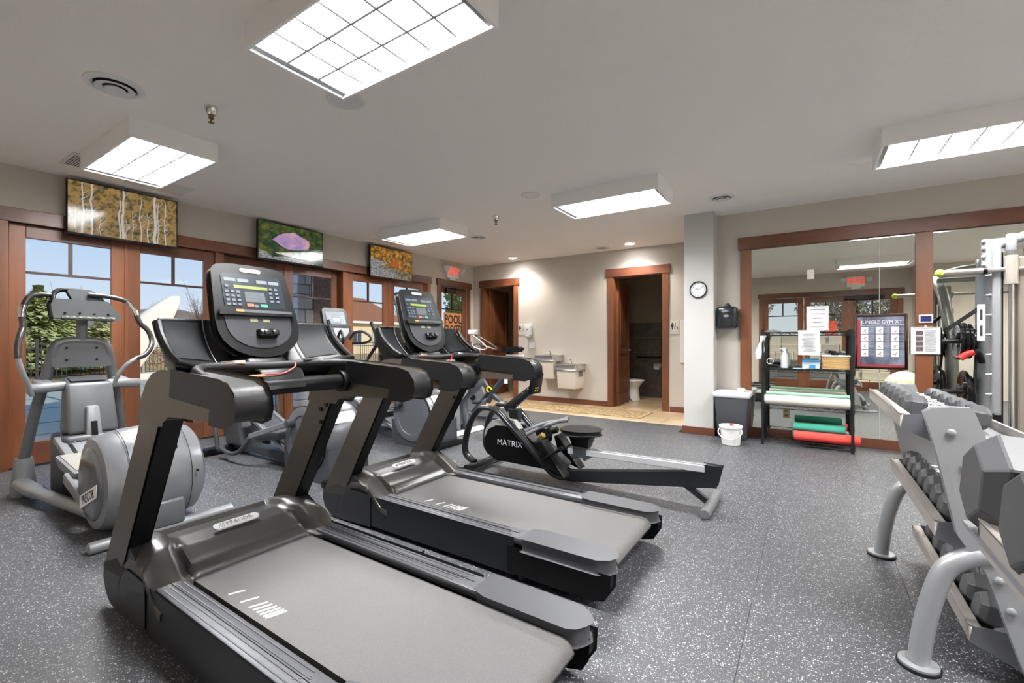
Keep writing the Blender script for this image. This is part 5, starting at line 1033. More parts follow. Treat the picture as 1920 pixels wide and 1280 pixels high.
def dumbbell(R, hw, L):
    t = thing('dumbbell', 'x', 'dumbbell', (0, 0, 0), 'x')
    for s in (-1, 1):
        b = MB(); xi, xo = s*(L/2-hw), s*L/2
        rings = [(xi, R*.80), (xi+s*hw*.18, R), (xi+s*hw*.72, R), (xo, R*.74)]
        V = [[b.b.verts.new((x, r*math.cos(PI/6+i*PI/3), r*math.sin(PI/6+i*PI/3))) for i in range(6)] for x, r in rings]
        for j in range(3):
            for i in range(6): b.face([V[j][i], V[j][(i+1) % 6], V[j+1][(i+1) % 6], V[j+1][i]])
        b.face(V[0]); b.face(V[-1]); b.bev(.003, 1, .4); fin(b, 'head', DB, t, flat=True)
    b = MB().lathe([(R*.26, -L/2+hw), (R*.27, -.06), (R*.30, 0), (R*.27, .06), (R*.26, L/2-hw)], (0, 0, 0), 'x', n=16); fin(b, 'handle', CHROME, t)
    return t
ORD = ['first', 'second', 'third', 'fourth', 'fifth', 'sixth', 'seventh', 'eighth', 'ninth', 'tenth']
def row(k, ys_, R, hw, L, grp, lbl, dx=0):
    (xr, z0, z1), (xa, za), (xb, zb) = TIERS[k]
    src = None; sl = (zb-za)/(xb-xa)
    for i, y in enumerate(ys_):
        if src is None: d = src = dumbbell(R, hw, L)
        else: d = dup(src)
        cx = xa+.02+L/2+dx; d.location = (cx, y, za-.035+sl*(cx-xa)+R*.87+.004); ORG[d.name] = Vector(d.location)
        d.rotation_euler[1] = -math.atan(sl); d['group'] = grp; d['label'] = lbl % ORD[i]
row(0, [3.34-.150*i for i in range(6)], .054, .075, .27, 'hex dumbbells on the top tier', '%s dumbbell from the mirror end on the top rack tier', dx=-.015)
row(1, [3.34-.138*i for i in range(7)], .060, .062, .27, 'hex dumbbells on the middle tier', '%s dumbbell from the mirror end on the middle rack tier', dx=-.01)
row(2, [3.32-.17*i for i in range(6)], .068, .075, .29, 'hex dumbbells on the bottom tier', '%s dumbbell from the mirror end on the bottom rack tier', dx=-.01)
row(3, [1.385-.26*i for i in range(4)], .112, .125, .37, 'large hex dumbbells at the right edge', '%s large dumbbell from the far end of the nearer rack section', dx=-.045)

# ================= SMITH MACHINE =================
t = thing('smith_machine', 'tall silver cable and smith machine in front of the mirror at far right', 'weight machine', (1.5, 5.5, 0))
def SW(px, py, y=5.5): return WY(px, py, y)
for x in (1.30, 2.85):
    b = MB().box(x, x+.055, 5.44, 5.52, .03, 2.10).bev(.008, 1); up = fin(b, 'main_upright', SILP, t)
    b = MB().box(x+.055, x+.068, 5.46, 5.50, .1, 2.0); fin(b, 'black_channel', BLACKP, t, flat=True)
    for k in range(9): b = MB().tube([(x-.035, 5.48, .45+.17*k), (x, 5.48, .45+.17*k)], [.006, .013], 10); fin(b, 'safety_peg', SILP, t)
    b = MB().tube([(x+.105, 5.42, .1), (x+.105, 5.42, 2.05)], .017, 16); fin(b, 'guide_rod', CHROME, t)
    b = MB().tube([(x+.105, 5.42, 1.72), (x+.105, 5.42, 1.96)], .042, 20).bev(.004, 1); fin(b, 'bar_bearing', mat('bearing_nickel', 'C3BEB4', .3, .7), t)
    b = MB().tube([(x+.105, 5.42, 2.0), (x+.105, 5.42, 2.14)], .033, 18).bev(.006, 2); fin(b, 'rod_cap', SILP, t)
    b = MB().box(x-.06, x+.08, 5.46, 5.50, 1.86, 2.12).bev(.006, 1); q = fin(b, 'top_bracket', SILP, t)
    for zz in (1.9, 1.97, 2.04, 2.1): b = MB().tube([(x-.068, 5.45, zz), (x-.04, 5.45, zz)], .012, 8); fin(b, 'bolt', SILP, q)
    b = MB().box(x+.15, x+.20, 5.44, 5.53, .03, 1.95).bev(.008, 1); fin(b, 'rear_upright', mat('upright_taupe', '8F867C', .4, .3), t)
    b = MB()
    for k in range(7): b.hexa([(x+.20, 5.45, .45+.22*k), (x+.235, 5.45, .50+.22*k), (x+.235, 5.465, .50+.22*k), (x+.20, 5.465, .45+.22*k), (x+.20, 5.45, .53+.22*k), (x+.232, 5.45, .56+.22*k), (x+.232, 5.465, .56+.22*k), (x+.20, 5.465, .53+.22*k)])
    fin(b, 'bar_catch', SILP, t, flat=True)
    b = MB().tube(cr([(x+.10, 6.16, .04), (x+.10, 6.14, .6), (x+.09, 6.08, 1.2), (x+.06, 5.95, 1.70), (x+.04, 5.82, 1.90), (x+.03, 5.65, 2.0), (x+.02, 5.5, 2.02)], 5), .055, 18, up=(1, 0, 0)); fin(b, 'curved_mast', mat('mast_grey', '93979A', .32, .45), t)
    b = MB().box(x-.04, x+.16, 4.95, 6.25, 0, .06).bev(.01, 1); fin(b, 'floor_rail', SILP, t)
    for zz, yy in ((1.245, 6.08), (.75, 6.12)):
        b = MB().tube([(x+.08, yy, zz), (x-.20, yy, zz)], .022, 16).bev(.003, 1); fin(b, 'weight_horn', mat('horn_black', '2A2A2C', .35, .5), t)
b = MB(); 
for s in (0, ): b.tube(cr([(1.32, 5.48, 2.05), (1.6, 5.5, 2.15), (2.1, 5.5, 2.18), (2.6, 5.5, 2.15), (2.87, 5.48, 2.05)], 5), .04, 14, up=(0, 1, 0))
fin(b, 'top_arch', SILP, t)
b = MB().tube([(1.30, 5.9, 1.98), (2.87, 5.9, 1.98)], .03, 14); b.tube([(1.32, 6.2, .10), (2.87, 6.2, .10)], .03, 14); fin(b, 'cross_tube', SILP, t)
b = MB().tube([(.985, 5.42, 1.848), (1.29, 5.42, 1.848)], .025, 16); b.tube([(1.29, 5.42, 1.848), (3.0, 5.42, 1.848)], .017, 16); b.tube([(3.0, 5.42, 1.848), (3.35, 5.42, 1.848)], .025, 16); br = fin(b, 'smith_bar', mat('bar_steel', 'B9B4AE', .3, .8), t)
b = MB().tube([(1.235, 5.42, 1.848), (1.26, 5.42, 1.848)], .03, 16); fin(b, 'black_collar', BLACKP, br)
b = MB().ball((.965, 5.42, 1.848), .034, 20); fin(b, 'tennis_ball', LIME, br)
b = MB().box(1.205, 1.255, 5.435, 5.44, 1.25, 1.56).bev(.003, 1); q = fin(b, 'weight_chart', WHITE, t)
b = MB()
for k in range(2): b.box(1.222, 1.238, 5.433, 5.435, 1.29+.14*k, 1.38+.14*k)
fin(b, 'chart_scale', INK, q, flat=True)
b = MB(); p = SW(1775, 618, 6.05); q_ = SW(1845, 572, 5.95); b.bar(p, q_, .006, .035, up=(0, 0, 1)); fin(b, 'nylon_strap', BLACKR, t, flat=True)
b = MB().tube(cr([WY(1800, 672, 5.9), WY(1812, 664, 5.9), WY(1826, 660, 5.9)], 4), .028, 14, up=(0, 1, 0)); fin(b, 'red_handle', RED, t)
b = MB().tube(cr([WY(1824, 660, 5.9), WY(1832, 659, 5.93), WY(1838, 668, 6.0), WY(1841, 678, 6.05)], 4), .026, 14, up=(0, 1, 0)); fin(b, 'handle_hook', BLACKP, t)
b = MB().tube(cr([(1.33, 6.02, 1.15), (1.31, 5.98, .8), (1.33, 5.98, .4), (1.34, 6.0, .07)], 4), .012, 8); fin(b, 'hanging_cable', BLACKR, t)
b = MB().box(1.28, 1.34, 5.36, 5.40, .55, .64).bev(.01, 1); b.ball((1.30, 5.37, .53), .04, 14); fin(b, 'pull_pin', BLACKP, t)
b = MB(); 
for zz in (1.86, 1.9): b.tube([(1.50, 5.42, zz), (1.56, 5.36, zz-.05), (1.50, 5.36, zz-.12)], .008, 6)
fin(b, 'latch_hook', CREAM, t)
def plate(x, y, z, R, w, label):
    t = thing('weight_plate', label, 'weight plate', (x, y, z), 'iron weight plates on the smith machine horns')
    b = MB().lathe([(R*.22, -w/2), (R*.3, -w*.55), (R*.34, -w*.3), (R*.74, -w*.3), (R*.80, -w/2), (R*.97, -w/2), (R, -w*.3), (R, w*.3), (R*.97, w/2), (R*.80, w/2), (R*.74, w*.3), (R*.34, w*.3), (R*.22, w/2)], (x, y, z), 'x', n=36); fin(b, 'plate_disc', BLACKG, t)
    b = MB()
    for k in range(3): a = k*2*PI/3+.4; b.bar((x-w*.52, y+R*.28*math.cos(a), z+R*.28*math.sin(a)), (x-w*.52, y+R*.78*math.cos(a), z+R*.78*math.sin(a)), .012, .03, up=(1, 0, 0))
    fin(b, 'grip_spoke', mat('grip_cut', '6D6D6D', .3, .5), t, flat=True)['kind'] = 'stuff'
pi = 0
for (xx, yy, zz, Rs) in ((1.215, 6.08, 1.245, (.185, .18, .17, .12)), (1.265, 6.12, .75, (.21, .16))):
    for k, R in enumerate(Rs):
        plate(xx+.035*k, yy, zz, R, .03, ['iron plate nearest the horn tip on the upper horn', 'second iron plate on the upper horn', 'third iron plate on the upper horn', 'smallest iron plate against the mast on the upper horn', 'big iron plate on the lower horn', 'inner iron plate on the lower horn'][pi]); pi += 1

# ================= WIRE SHELF =================
t = thing('wire_shelf', 'black wire shelving unit standing against the mirror', 'shelf', (-.035, 6.38, 0)); BW = mat('black_wire', '1D1D1F', .45, .3)
PX = (-.47, .40); PY = (6.20, 6.58)
for x in PX:
    for y in PY:
        b = MB().tube([(x, y, 0), (x, y, 1.38)], .0145, 12); fin(b, 'post', BW, t)
for z in (1.35, .918, .48, .075):
    b = MB(); r = .0035
    for y in PY: b.tube([(PX[0], y, z), (PX[1], y, z)], r, 6); b.tube([(PX[0], y, z-.035), (PX[1], y, z-.035)], r, 6)
    for x in PX: b.tube([(x, PY[0], z), (x, PY[1], z)], r, 6); b.tube([(x, PY[0], z-.035), (x, PY[1], z-.035)], r, 6)
    for y in PY:
        n_ = 18
        for i in range(n_): a = PX[0]+(PX[1]-PX[0])*i/n_; c_ = PX[0]+(PX[1]-PX[0])*(i+1)/n_; b.tube([(a, y, z if i % 2 else z-.035), (c_, y, z-.035 if i % 2 else z)], .0018, 5)
    for i in range(1, 34): x = PX[0]+(PX[1]-PX[0])*i/34; b.tube([(x, PY[0], z), (x, PY[1], z)], .0016, 5)
    q = fin(b, 'wire_tray', BW, t, flat=True)
    b = MB()
    for x in PX:
        for y in PY: b.tube([(x, y, z-.04), (x, y, z+.01)], .02, 10)
    fin(b, 'corner_collar', BW, t)
paper(-.108, .101, 1.085, 1.37, 6.19, 'white typed notice taped to the top edge of the wire shelf', 16)
b = MB().box(-.125, .09, 6.19, 6.35, 1.354, 1.358); tag(fin(b, 'loose_paper', PAPER, org=(0, 6.27, 1.355), flat=True), 'loose sheet lying on the top of the wire shelf', 'paper')
b = MB().grid(lambda u, v: (-.46+.18*u, 6.24+.15*v, 1.362+.02*math.sin(u*3)*math.cos(v*4)), 8, 6); tag(fin(b, 'cloth', PAPER, org=(-.38, 6.3, 1.36), ang=80), 'crumpled white cloth on the top left of the wire shelf', 'cloth')
b = MB().grid(lambda u, v: (-.50+.07*u-.05*v+.012*math.sin(v*7+u*3), 6.185-.01*math.sin(u*5), 1.31-.28*v), 6, 14)
tag(fin(b, 'plastic_bag', mat('bag_white', 'DADCE0', .35), org=(-.48, 6.185, 1.17), ang=80), 'white plastic bag hanging at the left corner of the wire shelf', 'bag')
t = thing('spray_bottle', 'clear white spray bottle on the second tray of the wire shelf', 'bottle', (-.25, 6.34, .924))
b = MB().lathe([(.038, .0), (.040, .01), (.040, .13), (.030, .165), (.015, .19), (.014, .205)], (-.25, 6.34, .924), n=24); fin(b, 'bottle_body', mat('frosted', 'D9DCE0', .3), t)
b = MB(); b.box(-.275, -.235, 6.325, 6.355, 1.125, 1.165); b.box(-.30, -.27, 6.332, 6.348, 1.145, 1.16); b.tube([(-.25, 6.34, 1.12), (-.25, 6.34, 1.135)], .017, 12); b.bev(.004, 1); fin(b, 'spray_trigger', WHITE, t)
t = thing('wipes_box', 'white and blue box of wipes on the second tray', 'box', (.02, 6.36, .924)); b = MB().box(-.07, .10, 6.27, 6.45, .924, 1.015).bev(.006, 1); fin(b, 'box_body', mat('box_cream', 'D9DAD6', .6, noise=('BFD0DD', 18, (1, 1, 1))), t)
b = MB().box(-.071, .101, 6.269, 6.451, 1.0, 1.02); b.box(-.0, .06, 6.266, 6.27, .93, .97); fin(b, 'blue_print', SKYB, t, flat=True)
b = MB().grid(lambda u, v: (.01+.05*u, 6.3+.08*v, 1.02+.05*math.sin(PI*u)), 6, 4); fin(b, 'tissue_tuft', PAPER, t, ang=80)
t = thing('towel_stack', 'stack of brown folded paper towels on the second tray', 'paper towels', (.245, 6.36, .924))
for k in range(9):
    b = MB().box(.125+random.uniform(-.004, .004), .375+random.uniform(-.004, .004), 6.25, 6.47, .925+k*.0155, .925+k*.0155+.0135).bev(.003, 1); fin(b, 'folded_towel', mat('kraft', 'C8A774', .85, noise=('B28E58', 60, (1, 1, 4))), t)
b = MB().box(.12, .385, 6.245, 6.475, 1.067, 1.083).bev(.003, 1); tag(fin(b, 'white_folder', PAPER, org=(.25, 6.36, 1.07)), 'white folded sheet lying on the brown paper towels', 'paper')
b = MB().box(.2, .29, 6.30, 6.36, 1.085, 1.125).bev(.015, 2); b.tube([(.28, 6.33, 1.10), (.34, 6.34, 1.095), (.37, 6.36, 1.09)], .008, 8); tag(fin(b, 'hand_gripper', BLACKP, org=(.26, 6.33, 1.085)), 'small black hand gripper on top of the paper towels', 'gripper')
b = MB().box(-.43, -.31, 6.28, 6.36, .924, .965).bev(.015, 2); tag(fin(b, 'black_case', BLACKP, org=(-.37, 6.32, .924)), 'small black strap case at the left of the second tray', 'case')
b = MB()
for k in range(3): b.tube([(-.40+.035*math.cos(a*PI/6), 6.33+.012*k, 1.0+.035*math.sin(a*PI/6)) for a in range(12)], .003, 6, closed=True, up=(0, 1, 0))
b.tube([(-.40, 6.33, .968), (-.40, 6.345, .966)], .01, 6); tag(fin(b, 'cable_coil', WHITE, org=(-.40, 6.34, .966)), 'small coil of white cable on the black strap case', 'cable')
b = MB().box(-.16, -.03, 6.22, 6.26, .922, .930); tag(fin(b, 'blue_folder', mat('pale_blue', 'A9CBD6', .5), org=(-.1, 6.24, .922), flat=True), 'pale blue strip of paper on the second tray', 'paper')
FOAM = mat('foam_white', 'DCD9CE', .8, bump=.2, bscale=80)
for i, (y, z, l, m_) in enumerate(((6.25, .545, 'long off-white foam roll, nearest on the third tray', FOAM), (6.38, .545, 'long off-white foam roll, middle of the third tray', FOAM), (6.48, .56, 'long off-white foam roll against the mirror on the third tray', FOAM))):
    t = thing('foam_roll', l, 'foam roll', (-.03, y, z), 'rolled mats on the third tray')
    b = MB().tube([(-.455+.01*i, y, z), (.38, y, z-.004)], .058, 26).bev(.008, 2); fin(b, 'roll_body', m_, t)
    b = MB().tube([(-.456+.01*i, y, z), (-.458+.01*i, y, z)], .025, 16); b.tube([(.381, y, z-.004), (.383, y, z-.004)], .025, 16); fin(b, 'roll_core', mat('mint', '9CC7B0', .8), t)
b = MB().tube([(-.44, 6.315, .615), (.38, 6.315, .61)], .022, 14); tag(fin(b, 'mint_strip', MATS['mint'], org=(0, 6.315, .61)), 'thin mint green foam strip lying between the white foam rolls', 'foam strip')
for i, (x0, x1, y, z, R, c, l) in enumerate(((-.15, .47, 6.275, .137, .055, 'D8453C', 'red rolled yoga mat, front of the bottom tray'), (-.17, .38, 6.392, .137, .055, '2F8F7A', 'green rolled yoga mat, behind the red one'), (-.16, .34, 6.335, .232, .046, '3FA58E', 'smaller green rolled yoga mat on top of the others'), (-.14, .38, 6.508, .137, .055, 'E07A70', 'pale red rolled yoga mat at the back of the bottom tray'))):
    t = thing('yoga_mat', l, 'yoga mat', ((x0+x1)/2, y, z), 'rolled yoga mats on the bottom tray')
    b = MB().tube([(x0, y, z), (x1, y, z)], R, 28); fin(b, 'mat_roll', mat('yoga_'+c, c, .75, bump=.2, bscale=60), t)
    b = MB().tube([(x0-.001, y+(.004+.0012*k*R/.05)*math.cos(k*.5), z+(.004+.0012*k*R/.05)*math.sin(k*.5)) for k in range(34)], .0018, 5, up=(1, 0, 0)); b.tube([(x1+.001, y+(.004+.0012*k*R/.05)*math.cos(k*.5), z+(.004+.0012*k*R/.05)*math.sin(k*.5)) for k in range(34)], .0018, 5, up=(1, 0, 0)); fin(b, 'roll_spiral', mat('spiral_'+c, '5A2A26' if c[0] in 'DE' else '1E4A40', .8), t)
# ================= BIN AND PAIL =================
t = thing('trash_bin', 'dark slim trash bin with white liner between the pier and the shelf', 'trash bin', (-.80, 6.42, 0))
b = MB().hexa([(-.98, 6.26, 0), (-.66, 6.26, 0), (-.66, 6.60, 0), (-.98, 6.60, 0), (-1.02, 6.22, .56), (-.62, 6.22, .56), (-.62, 6.63, .56), (-1.02, 6.63, .56)]).bev(.03, 3); fin(b, 'bin_body', mat('bin_grey', '3A3C40', .55, bump=.05), t)
b = MB().hexa([(-1.03, 6.21, .53), (-.61, 6.21, .53), (-.61, 6.64, .53), (-1.03, 6.64, .53), (-1.035, 6.205, .60), (-.605, 6.205, .60), (-.605, 6.645, .60), (-1.035, 6.645, .60)]).bev(.02, 3); fin(b, 'bin_liner', mat('liner', 'DDDDE0', .4, bump=.8, bscale=12), t)
b = MB().ball((-.72, 6.36, .62), (.06, .05, .035), 10); fin(b, 'liner_knot', MATS['liner'], t)
t = thing('pail', 'white plastic pail with handle and red tab on the floor in front of the bin', 'pail', (-.79, 5.98, 0))
b = MB().lathe([(.085, 0), (.10, .005), (.117, .195), (.123, .20), (.125, .215)], (-.79, 5.98, 0), n=36); fin(b, 'pail_body', WHITE, t)
b = MB().lathe([(.128, .205), (.130, .228), (.124, .232), (.10, .226), (.001, .226)], (-.79, 5.98, 0), n=36); fin(b, 'pail_lid', WHITE, t)
b = MB().tube(cr([(-.79-.12, 5.95, .19), (-.79-.125, 5.88, .15), (-.79-.07, 5.84, .10), (-.79, 5.83, .085), (-.79+.07, 5.84, .10), (-.79+.125, 5.88, .15), (-.79+.12, 5.95, .19)], 5), .006, 8); fin(b, 'bail_handle', WHITE, t)
b = MB().hexa([(-.80, 5.96, .226), (-.75, 5.96, .226), (-.75, 5.98, .226), (-.80, 5.98, .226), (-.80, 5.97, .25), (-.78, 5.965, .26), (-.78, 5.975, .26), (-.80, 5.98, .25)]).bev(.003, 1); fin(b, 'red_tab', RED, t)
# ================= THINGS SEEN ONLY IN THE MIRROR =================
b = MB().ball((1.55, 1.75, .325), .325, 32); tag(fin(b, 'exercise_ball', mat('ball_cream', 'D8D2B8', .45), org=(1.55, 1.75, 0)), 'large cream exercise ball reflected behind the dumbbells', 'exercise ball')
t = thing('small_dumbbell_tree', 'tall white rack of small dumbbells reflected beside the wooden mirror post', 'dumbbell rack', (2.22, .02, 0))
b = MB(); b.box(2.10, 2.34, -.06, -.04, .30, 1.35); b.box(2.05, 2.40, -.06, .25, 0, .04); b.box(2.18, 2.26, -.05, .0, 0, .3); b.bev(.006, 1); fin(b, 'back_board', WHITEM, t)
for k in range(9):
    for s in (0, 1):
        x = 2.16+s*.12; z = .40+k*.11
        b = MB().tube([(x, -.04, z), (x, .16, z)], .012, 10); b.ball((x, -.0, z), (.03, .03, .03), 10); b.ball((x, .13, z), (.03, .03, .03), 10); fin(b, 'hand_weight', mat('teal_vinyl', '20302F', .4), t)

# ================= OUTSIDE =================
def struct2(b, name, m, **k): return struct(b, name, m, **k)
CONC = mat('pool_deck', 'B9B0A2', .8, noise=('A79E92', 3, (1, 1, 1)))
b = MB().box(-19.4, -6.63, -14, 34, -.25, -.10); struct2(b, 'pool_deck_ground', CONC, flat=True)
GR = mat('dry_grass', 'BFA06C', .95, noise=('9C8A55', 1.2, (1, 1, 1)), bump=.5, bscale=20)
b = MB().grid(lambda u, v: (-19.4-140*u, -90+240*v, -.12+(1.2*u+.4*math.sin(v*30)*u)), 20, 30); struct2(b, 'lawn_ground', GR)
b = MB().box(5.5, 60, -60, 60, -.3, -.15); b.box(-6.6, 5.5, -60, -.75, -.3, -.15); struct2(b, 'rear_ground', mat('rear_gravel', 'B0A898', .9, noise=('8F8878', 8, (1, 1, 1))), flat=True)
# roof over the building
b = MB().box(-7.3, 6.0, -1.6, 11.5, 3.12, 3.5); struct2(b, 'roof', mat('roof_brown', '4A3A30', .9), flat=True)
b = MB().box(-7.25, 6, 10.2, 10.4, -.2, 3.1); struct2(b, 'wall_north', mat('stucco', '6A5A4E', .9), flat=True)
b = MB().box(-18.2, -9.2, -10, 25, -.10, -.085).bev(.005, 1)
pc = tag(fin(b, 'pool_cover', mat('pool_cover_teal', 'A6AC9E', .8, noise=('9EA496', .8, (1, 1, 1)), bump=.3, bscale=3), org=(-13, 5, -.09)), 'green fabric winter cover stretched over the swimming pool', 'pool cover')
b = MB()
for k in range(9): b.box(-18.2, -9.2, -8+k*3.6, -7.95+k*3.6, -.084, -.08)
for k in range(4): b.box(-17+k*2.2, -16.96+k*2.2, -10, 25, -.084, -.08)
fin(b, 'cover_strap', mat('strap_dark', '4A6A66', .8), pc, flat=True)
# fence: panels of pickets
FE = mat('fence_black', '2A2624', .5)
t = thing('metal_fence', 'black metal picket fence beyond the pool', 'fence', (-21, 5, -.1))
P0, P1 = Vector((-21.5, -4, -.12)), Vector((-20.2, 21, -.12)); L = (P1-P0).length; D = (P1-P0)/L
n_ = 13
for k in range(n_+1):
    p = P0+D*L*k/n_; b = MB().box(p.x-.035, p.x+.035, p.y-.035, p.y+.035, -.15, 1.30); fin(b, 'fence_post', FE, t, flat=True)
b = MB()
for z in (.08, 1.0, 1.16): b.bar(P0+Vector((0, 0, z+.1)), P1+Vector((0, 0, z+.1)), .03, .035)
fin(b, 'fence_rail', FE, t, flat=True)
b = MB(); nn_ = 210
for k in range(nn_):
    p = P0+D*L*(k+.5)/nn_; b.box(p.x-.010, p.x+.010, p.y-.010, p.y+.010, .02, 1.2)
q = fin(b, 'fence_pickets', FE, t, flat=True); q['kind'] = 'stuff'
# umbrella
t = thing('patio_umbrella', 'closed white patio umbrella leaning beside the pool', 'umbrella', (-19.3, 6.0, -.1)); UM = mat('umbrella_canvas', 'E4DCCB', .8)
b = MB()
def umb(u, v):
    a = 2*PI*u; z = .12+2.75*v; w = (.75*max(0, math.sin((.12+.85*v)*PI))**.7+.06)*(1+.05*math.cos(6*a)); lean = 1.5*v**1.5-.2
    return (-19.3+.45*w*math.cos(a), 5.6+w*.8*math.sin(a)+lean, z)
b.grid(umb, 24, 18); fin(b, 'folded_canopy', UM, t, ang=60)
b = MB().tube([(-19.3, 5.95, -.05), (-19.3, 5.95, 1.2)], .04, 10); fin(b, 'umbrella_pole', SILP, t)
b = MB().box(-19.9, -18.9, 5.2, 6.6, -.10, .12).bev(.03, 1); fin(b, 'umbrella_base', mat('base_white', 'DDD6CA', .6), t)
# stone pillar and stucco block beside the middle door
t = thing('stone_pillar', 'porch pillar of grey stones and brown stucco outside the middle glass door', 'pillar', (-8.2, 5.3, 0))
b = MB().box(-8.35, -7.85, 5.05, 5.75, -.1, 3.12); fin(b, 'stucco_core', mat('stucco_brown', 'B09890', .95, noise=('8A746C', 30, (1, 1, 1)), bump=1, bscale=60), t, flat=True)
rr = random.Random(5); z = -.1
while z < 3.0:
    h_ = rr.uniform(.16, .30); y = 4.72
    while y < 5.04:
        w_ = min(rr.uniform(.14, .26), 5.05-y)
        b = MB().box(-8.34, -7.86+rr.uniform(-.02, .02), y+.006, y+w_-.006, z+.006, z+h_-.006).bev(.012, 1); fin(b, 'stone', mat('stone_%d' % rr.randint(0, 2), rr.choice(['E0E1E4', 'C4C6CC', 'E6E0D6']), .85, bump=.5, bscale=30), t); y += w_
    z += h_
# trees and shrubs
def foliage(b, c, r, n, rr, s=.12):
    for _ in range(n):
        a, e_ = rr.uniform(0, 2*PI), math.asin(rr.uniform(-1, 1)); q = rr.uniform(.55, 1)
        p = Vector((c[0]+r[0]*q*math.cos(a)*math.cos(e_), c[1]+r[1]*q*math.sin(a)*math.cos(e_), c[2]+r[2]*q*math.sin(e_)))
        u = Vector((rr.uniform(-1, 1), rr.uniform(-1, 1), rr.uniform(-1, 1))).normalized()*s; v = u.orthogonal().normalized()*s*.6
        b.face([b.b.verts.new(p-u), b.b.verts.new(p+v), b.b.verts.new(p+u)])
def tree(name, x, y, z0, r, hgt, lcol, label, n=900, seed=1, s=.12, cone=False, grp='trees beyond the pool fence'):
    rr = random.Random(seed); t = thing(name, label, 'tree', (x, y, z0), grp)
    b = MB().tube([(x, y, z0-.1), (x, y, z0+hgt*.8)], [.12, .03], 8); fin(b, 'trunk', mat('bark', '5A4838', .9), t)
    b = MB()
    if cone:
        for _ in range(n):
            v = rr.random()**1.3; a = rr.uniform(0, 2*PI); q = r*(1-v)*rr.uniform(.5, 1.1)*(1+.25*math.sin(v*22))
            p = Vector((x+q*math.cos(a), y+q*math.sin(a), z0+.15+hgt*v)); u = Vector((math.cos(a), math.sin(a), rr.uniform(-.5, .2))).normalized()*s; w = Vector((-math.sin(a), math.cos(a), 0))*s*.7
            b.face([b.b.verts.new(p-u+w), b.b.verts.new(p-u-w), b.b.verts.new(p+u)])
    else: foliage(b, (x, y, z0+hgt*.62), (r, r, hgt*.42), n, rr, s)
    q = fin(b, 'foliage', mat('leaf_'+lcol, lcol, .9, noise=(lcol, 1, (1, 1, 1))), t, flat=True); q['kind'] = 'stuff'
def bare(x, y, z0, hgt, label, seed, grp='bare trees beyond the pool fence'):
    rr = random.Random(seed); t = thing('bare_tree', label, 'tree', (x, y, z0), grp); b = MB()
    b.tube([(x, y, z0-.1), (x, y, z0+hgt*.35)], [.10, .06], 6); fin(b, 'trunk', mat('bark_light', '7A6658', .9), t); b = MB()
    for k in range(34):
        a = rr.uniform(0, 2*PI); st = rr.uniform(.12, .4)*hgt; ln = rr.uniform(.35, .62)*hgt; q = Vector((math.cos(a)*.35, math.sin(a)*.35, 1)).normalized(); p = Vector((x, y, z0+st)); m = p+q*ln*.5+Vector((rr.uniform(-.1, .1), rr.uniform(-.1, .1), 0))
        b.tube([p, m, p+q*ln], [.035, .018, .004], 4)
        for j in range(5): f = rr.uniform(.3, .9); pp = p+q*ln*f; b.tube([pp, pp+Vector((rr.uniform(-.5, .5), rr.uniform(-.5, .5), rr.uniform(.2, .7)))*hgt*.16], [.012, .003], 3)
    q = fin(b, 'branches', MATS['bark_light'], t, flat=True); q['kind'] = 'stuff'
tree('evergreen_tree', -25, WX(72, 600, -25).y, 0, 2.1, 3.2, 'A8B070', 'bushy evergreen at left edge of the first window, tallest', 5200, 2, .16, True)
tree('evergreen_tree', -27.5, WX(135, 600, -27.5).y, 0, 1.9, 2.5, 'B5B878', 'lower yellow green evergreen right behind the grey elliptical', 4200, 3, .15, True)
tree('evergreen_tree', -28, WX(190, 600, -28).y, 0, 1.5, 2.4, 'BDBE80', 'yellow green evergreen at the right side of the first window', 3200, 4, .15, True)
for i, (x, y, h_, l) in enumerate(((-42, 8.5, 5.5, 'bare tree far left behind the evergreens'), (-44, 15, 5.2, 'bare tree left of the closed umbrella'), (-38, 15.2, 6.2, 'bare tree right of the closed umbrella'), (-42, 19.5, 5, 'bare tree near the right side of the second window'), (-50, 46, 8, 'bare tree above the tan house roof'), (-30, 14.5, 3.2, 'small bare tree close behind the fence'))): bare(x, y, 0, h_, l, 20+i)
tree('autumn_shrub', -19.2, 18.6, -.1, .8, 2.3, 'D8A878', 'small autumn tree with orange leaves in front of the tan house', 900, 8, .07)
tree('autumn_tree', -8.6, 12.2, -.1, .7, 4.6, 'D0C060', 'yellow leaved tree outside the rightmost glass door', 3000, 9, .10)
tree('autumn_tree', -8.8, 10.6, -.1, .6, 4.8, 'B5B868', 'green yellow tree outside the exit door', 3200, 10, .10)
b = MB()
rr = random.Random(12)
for k in range(9): foliage(b, (-25.5+rr.uniform(-.5, .5), 8+k*1.0, .45), (.8, .7, .5), 260, rr, .07)
q = tag(fin(b, 'red_hedge', mat('hedge_red', '8E5A4C', .9), org=(-25, 11, 0), flat=True), 'low reddish hedge running behind the fence', 'hedge'); q['kind'] = 'stuff'
b = MB().grid(lambda u, v: (-95-30*u, -60+200*v, -1+6.5*math.sin(u*PI)*(1+.25*math.sin(v*17)+.15*math.sin(v*41))), 10, 60); struct2(b, 'distant_hills_ground', mat('hill_brush', '8D7B6C', .95, noise=('6E6454', .15, (1, 1, 1))))
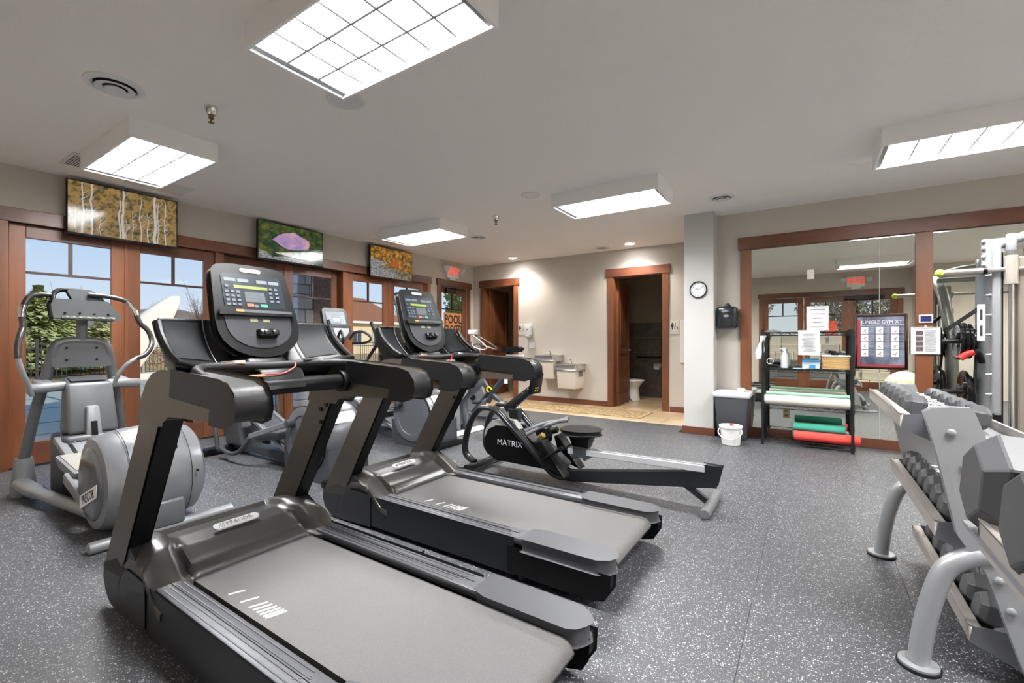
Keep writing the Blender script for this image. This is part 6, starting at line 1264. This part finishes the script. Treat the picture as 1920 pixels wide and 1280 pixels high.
def house(x, y, w, d, hh, rh, wcol, rcol, label, wins=4):
    t = thing('house', label, 'house', (x, y, 0), 'houses beyond the pool')
    b = MB().box(x-d/2, x+d/2, y-w/2, y+w/2, -.2, hh); wl = fin(b, 'walls', mat('siding_'+wcol, wcol, .8), t, flat=True)
    b = MB(); b.prism([(-w/2-.5, hh), (w/2+.5, hh), (w*.28, hh+rh), (-w*.28, hh+rh)], 'x', 0, 1)
    for v in b.b.verts: f = v.co.x; v.co = Vector((x-d/2-.5+(d+1)*f, y+v.co.y, v.co.z))
    for v in b.b.verts:
        if v.co.z > hh+.1: v.co.x = x+(v.co.x-x)*.3
    fin(b, 'roof', mat('shingle_'+rcol, rcol, .9, noise=(rcol, 5, (1, 1, 1)), bump=.6, bscale=4), t, flat=True)
    b = MB().box(x-d/2-.55, x+d/2+.55, y-w/2-.55, y+w/2+.55, hh-.12, hh+.06); fin(b, 'eave_board', WHITE, t, flat=True)
    for k in range(wins):
        yy = y-w/2+w*(k+.5)/wins; b = MB().box(x+d/2, x+d/2+.08, yy-.55, yy+.55, .8, 2.2); f = fin(b, 'window_frame', WHITE, t, flat=True)
        b = MB().box(x+d/2+.08, x+d/2+.1, yy-.47, yy-.03, .88, 2.12); b.box(x+d/2+.08, x+d/2+.1, yy+.03, yy+.47, .88, 2.12); fin(b, 'pane', mat('far_pane', '3A4048', .2), f, flat=True)
    return t
house(-40, 26.8, 12, 10, 3.0, 2.6, 'CDBE9E', '8A5C40', 'tan house with brown roof seen through the right glass doors', 5)
house(-44, 38.5, 5, 5, 3.3, 1.0, '6A6E74', '4A4A4C', 'small dark grey house beside the tan house', 2)
house(-66, 27, 14, 9, 2.3, 1.9, 'B5AEA2', '6E6A66', 'low grey roofed house behind the closed umbrella', 5)
house(-66, 9, 14, 9, 2.4, 1.8, 'C5BDB0', '76716C', 'low grey roofed house behind the evergreens', 5)
t = thing('utility_wall', 'flat grey utility wall outside the rightmost glass door', 'wall', (-9.0, 9.0, 0)); b = MB().box(-9.1, -8.9, 8.55, 9.6, -.1, 1.95).bev(.01, 1); fin(b, 'wall_panel', mat('grey_panel', '8F9094', .8), t)
# rear outside (seen in the mirror): stone retaining wall with trees
t = thing('retaining_wall', 'pale stone retaining wall outside the rear doors, seen in the mirror', 'wall', (0, -3.2, -.15)); rr = random.Random(9)
for r in range(6):
    x = -4.0
    while x < 4.4:
        w_ = rr.uniform(.45, .8); b = MB().box(x+.008, x+w_-.008, -3.6-.1*r, -3.2-.12*r+rr.uniform(-.02, .02), -.15+r*.26, -.15+(r+1)*.26-.012).bev(.015, 1); fin(b, 'stone', mat('pale_stone_%d' % rr.randint(0, 2), rr.choice(['EFE6D2', 'DDD4C2', 'F4ECDA']), .9, bump=.6, bscale=20), t); x += w_
tree('rear_tree', -3.0, -7.0, 0, 1.9, 5.0, 'A8A080', 'tree behind the stone wall, left in the mirror reflection', 6500, 31, .10, grp='trees reflected in the mirror')
tree('rear_tree', 1.5, -7.6, 0, 2.1, 5.2, 'B0A890', 'tree behind the stone wall, right in the mirror reflection', 6500, 32, .10, grp='trees reflected in the mirror')
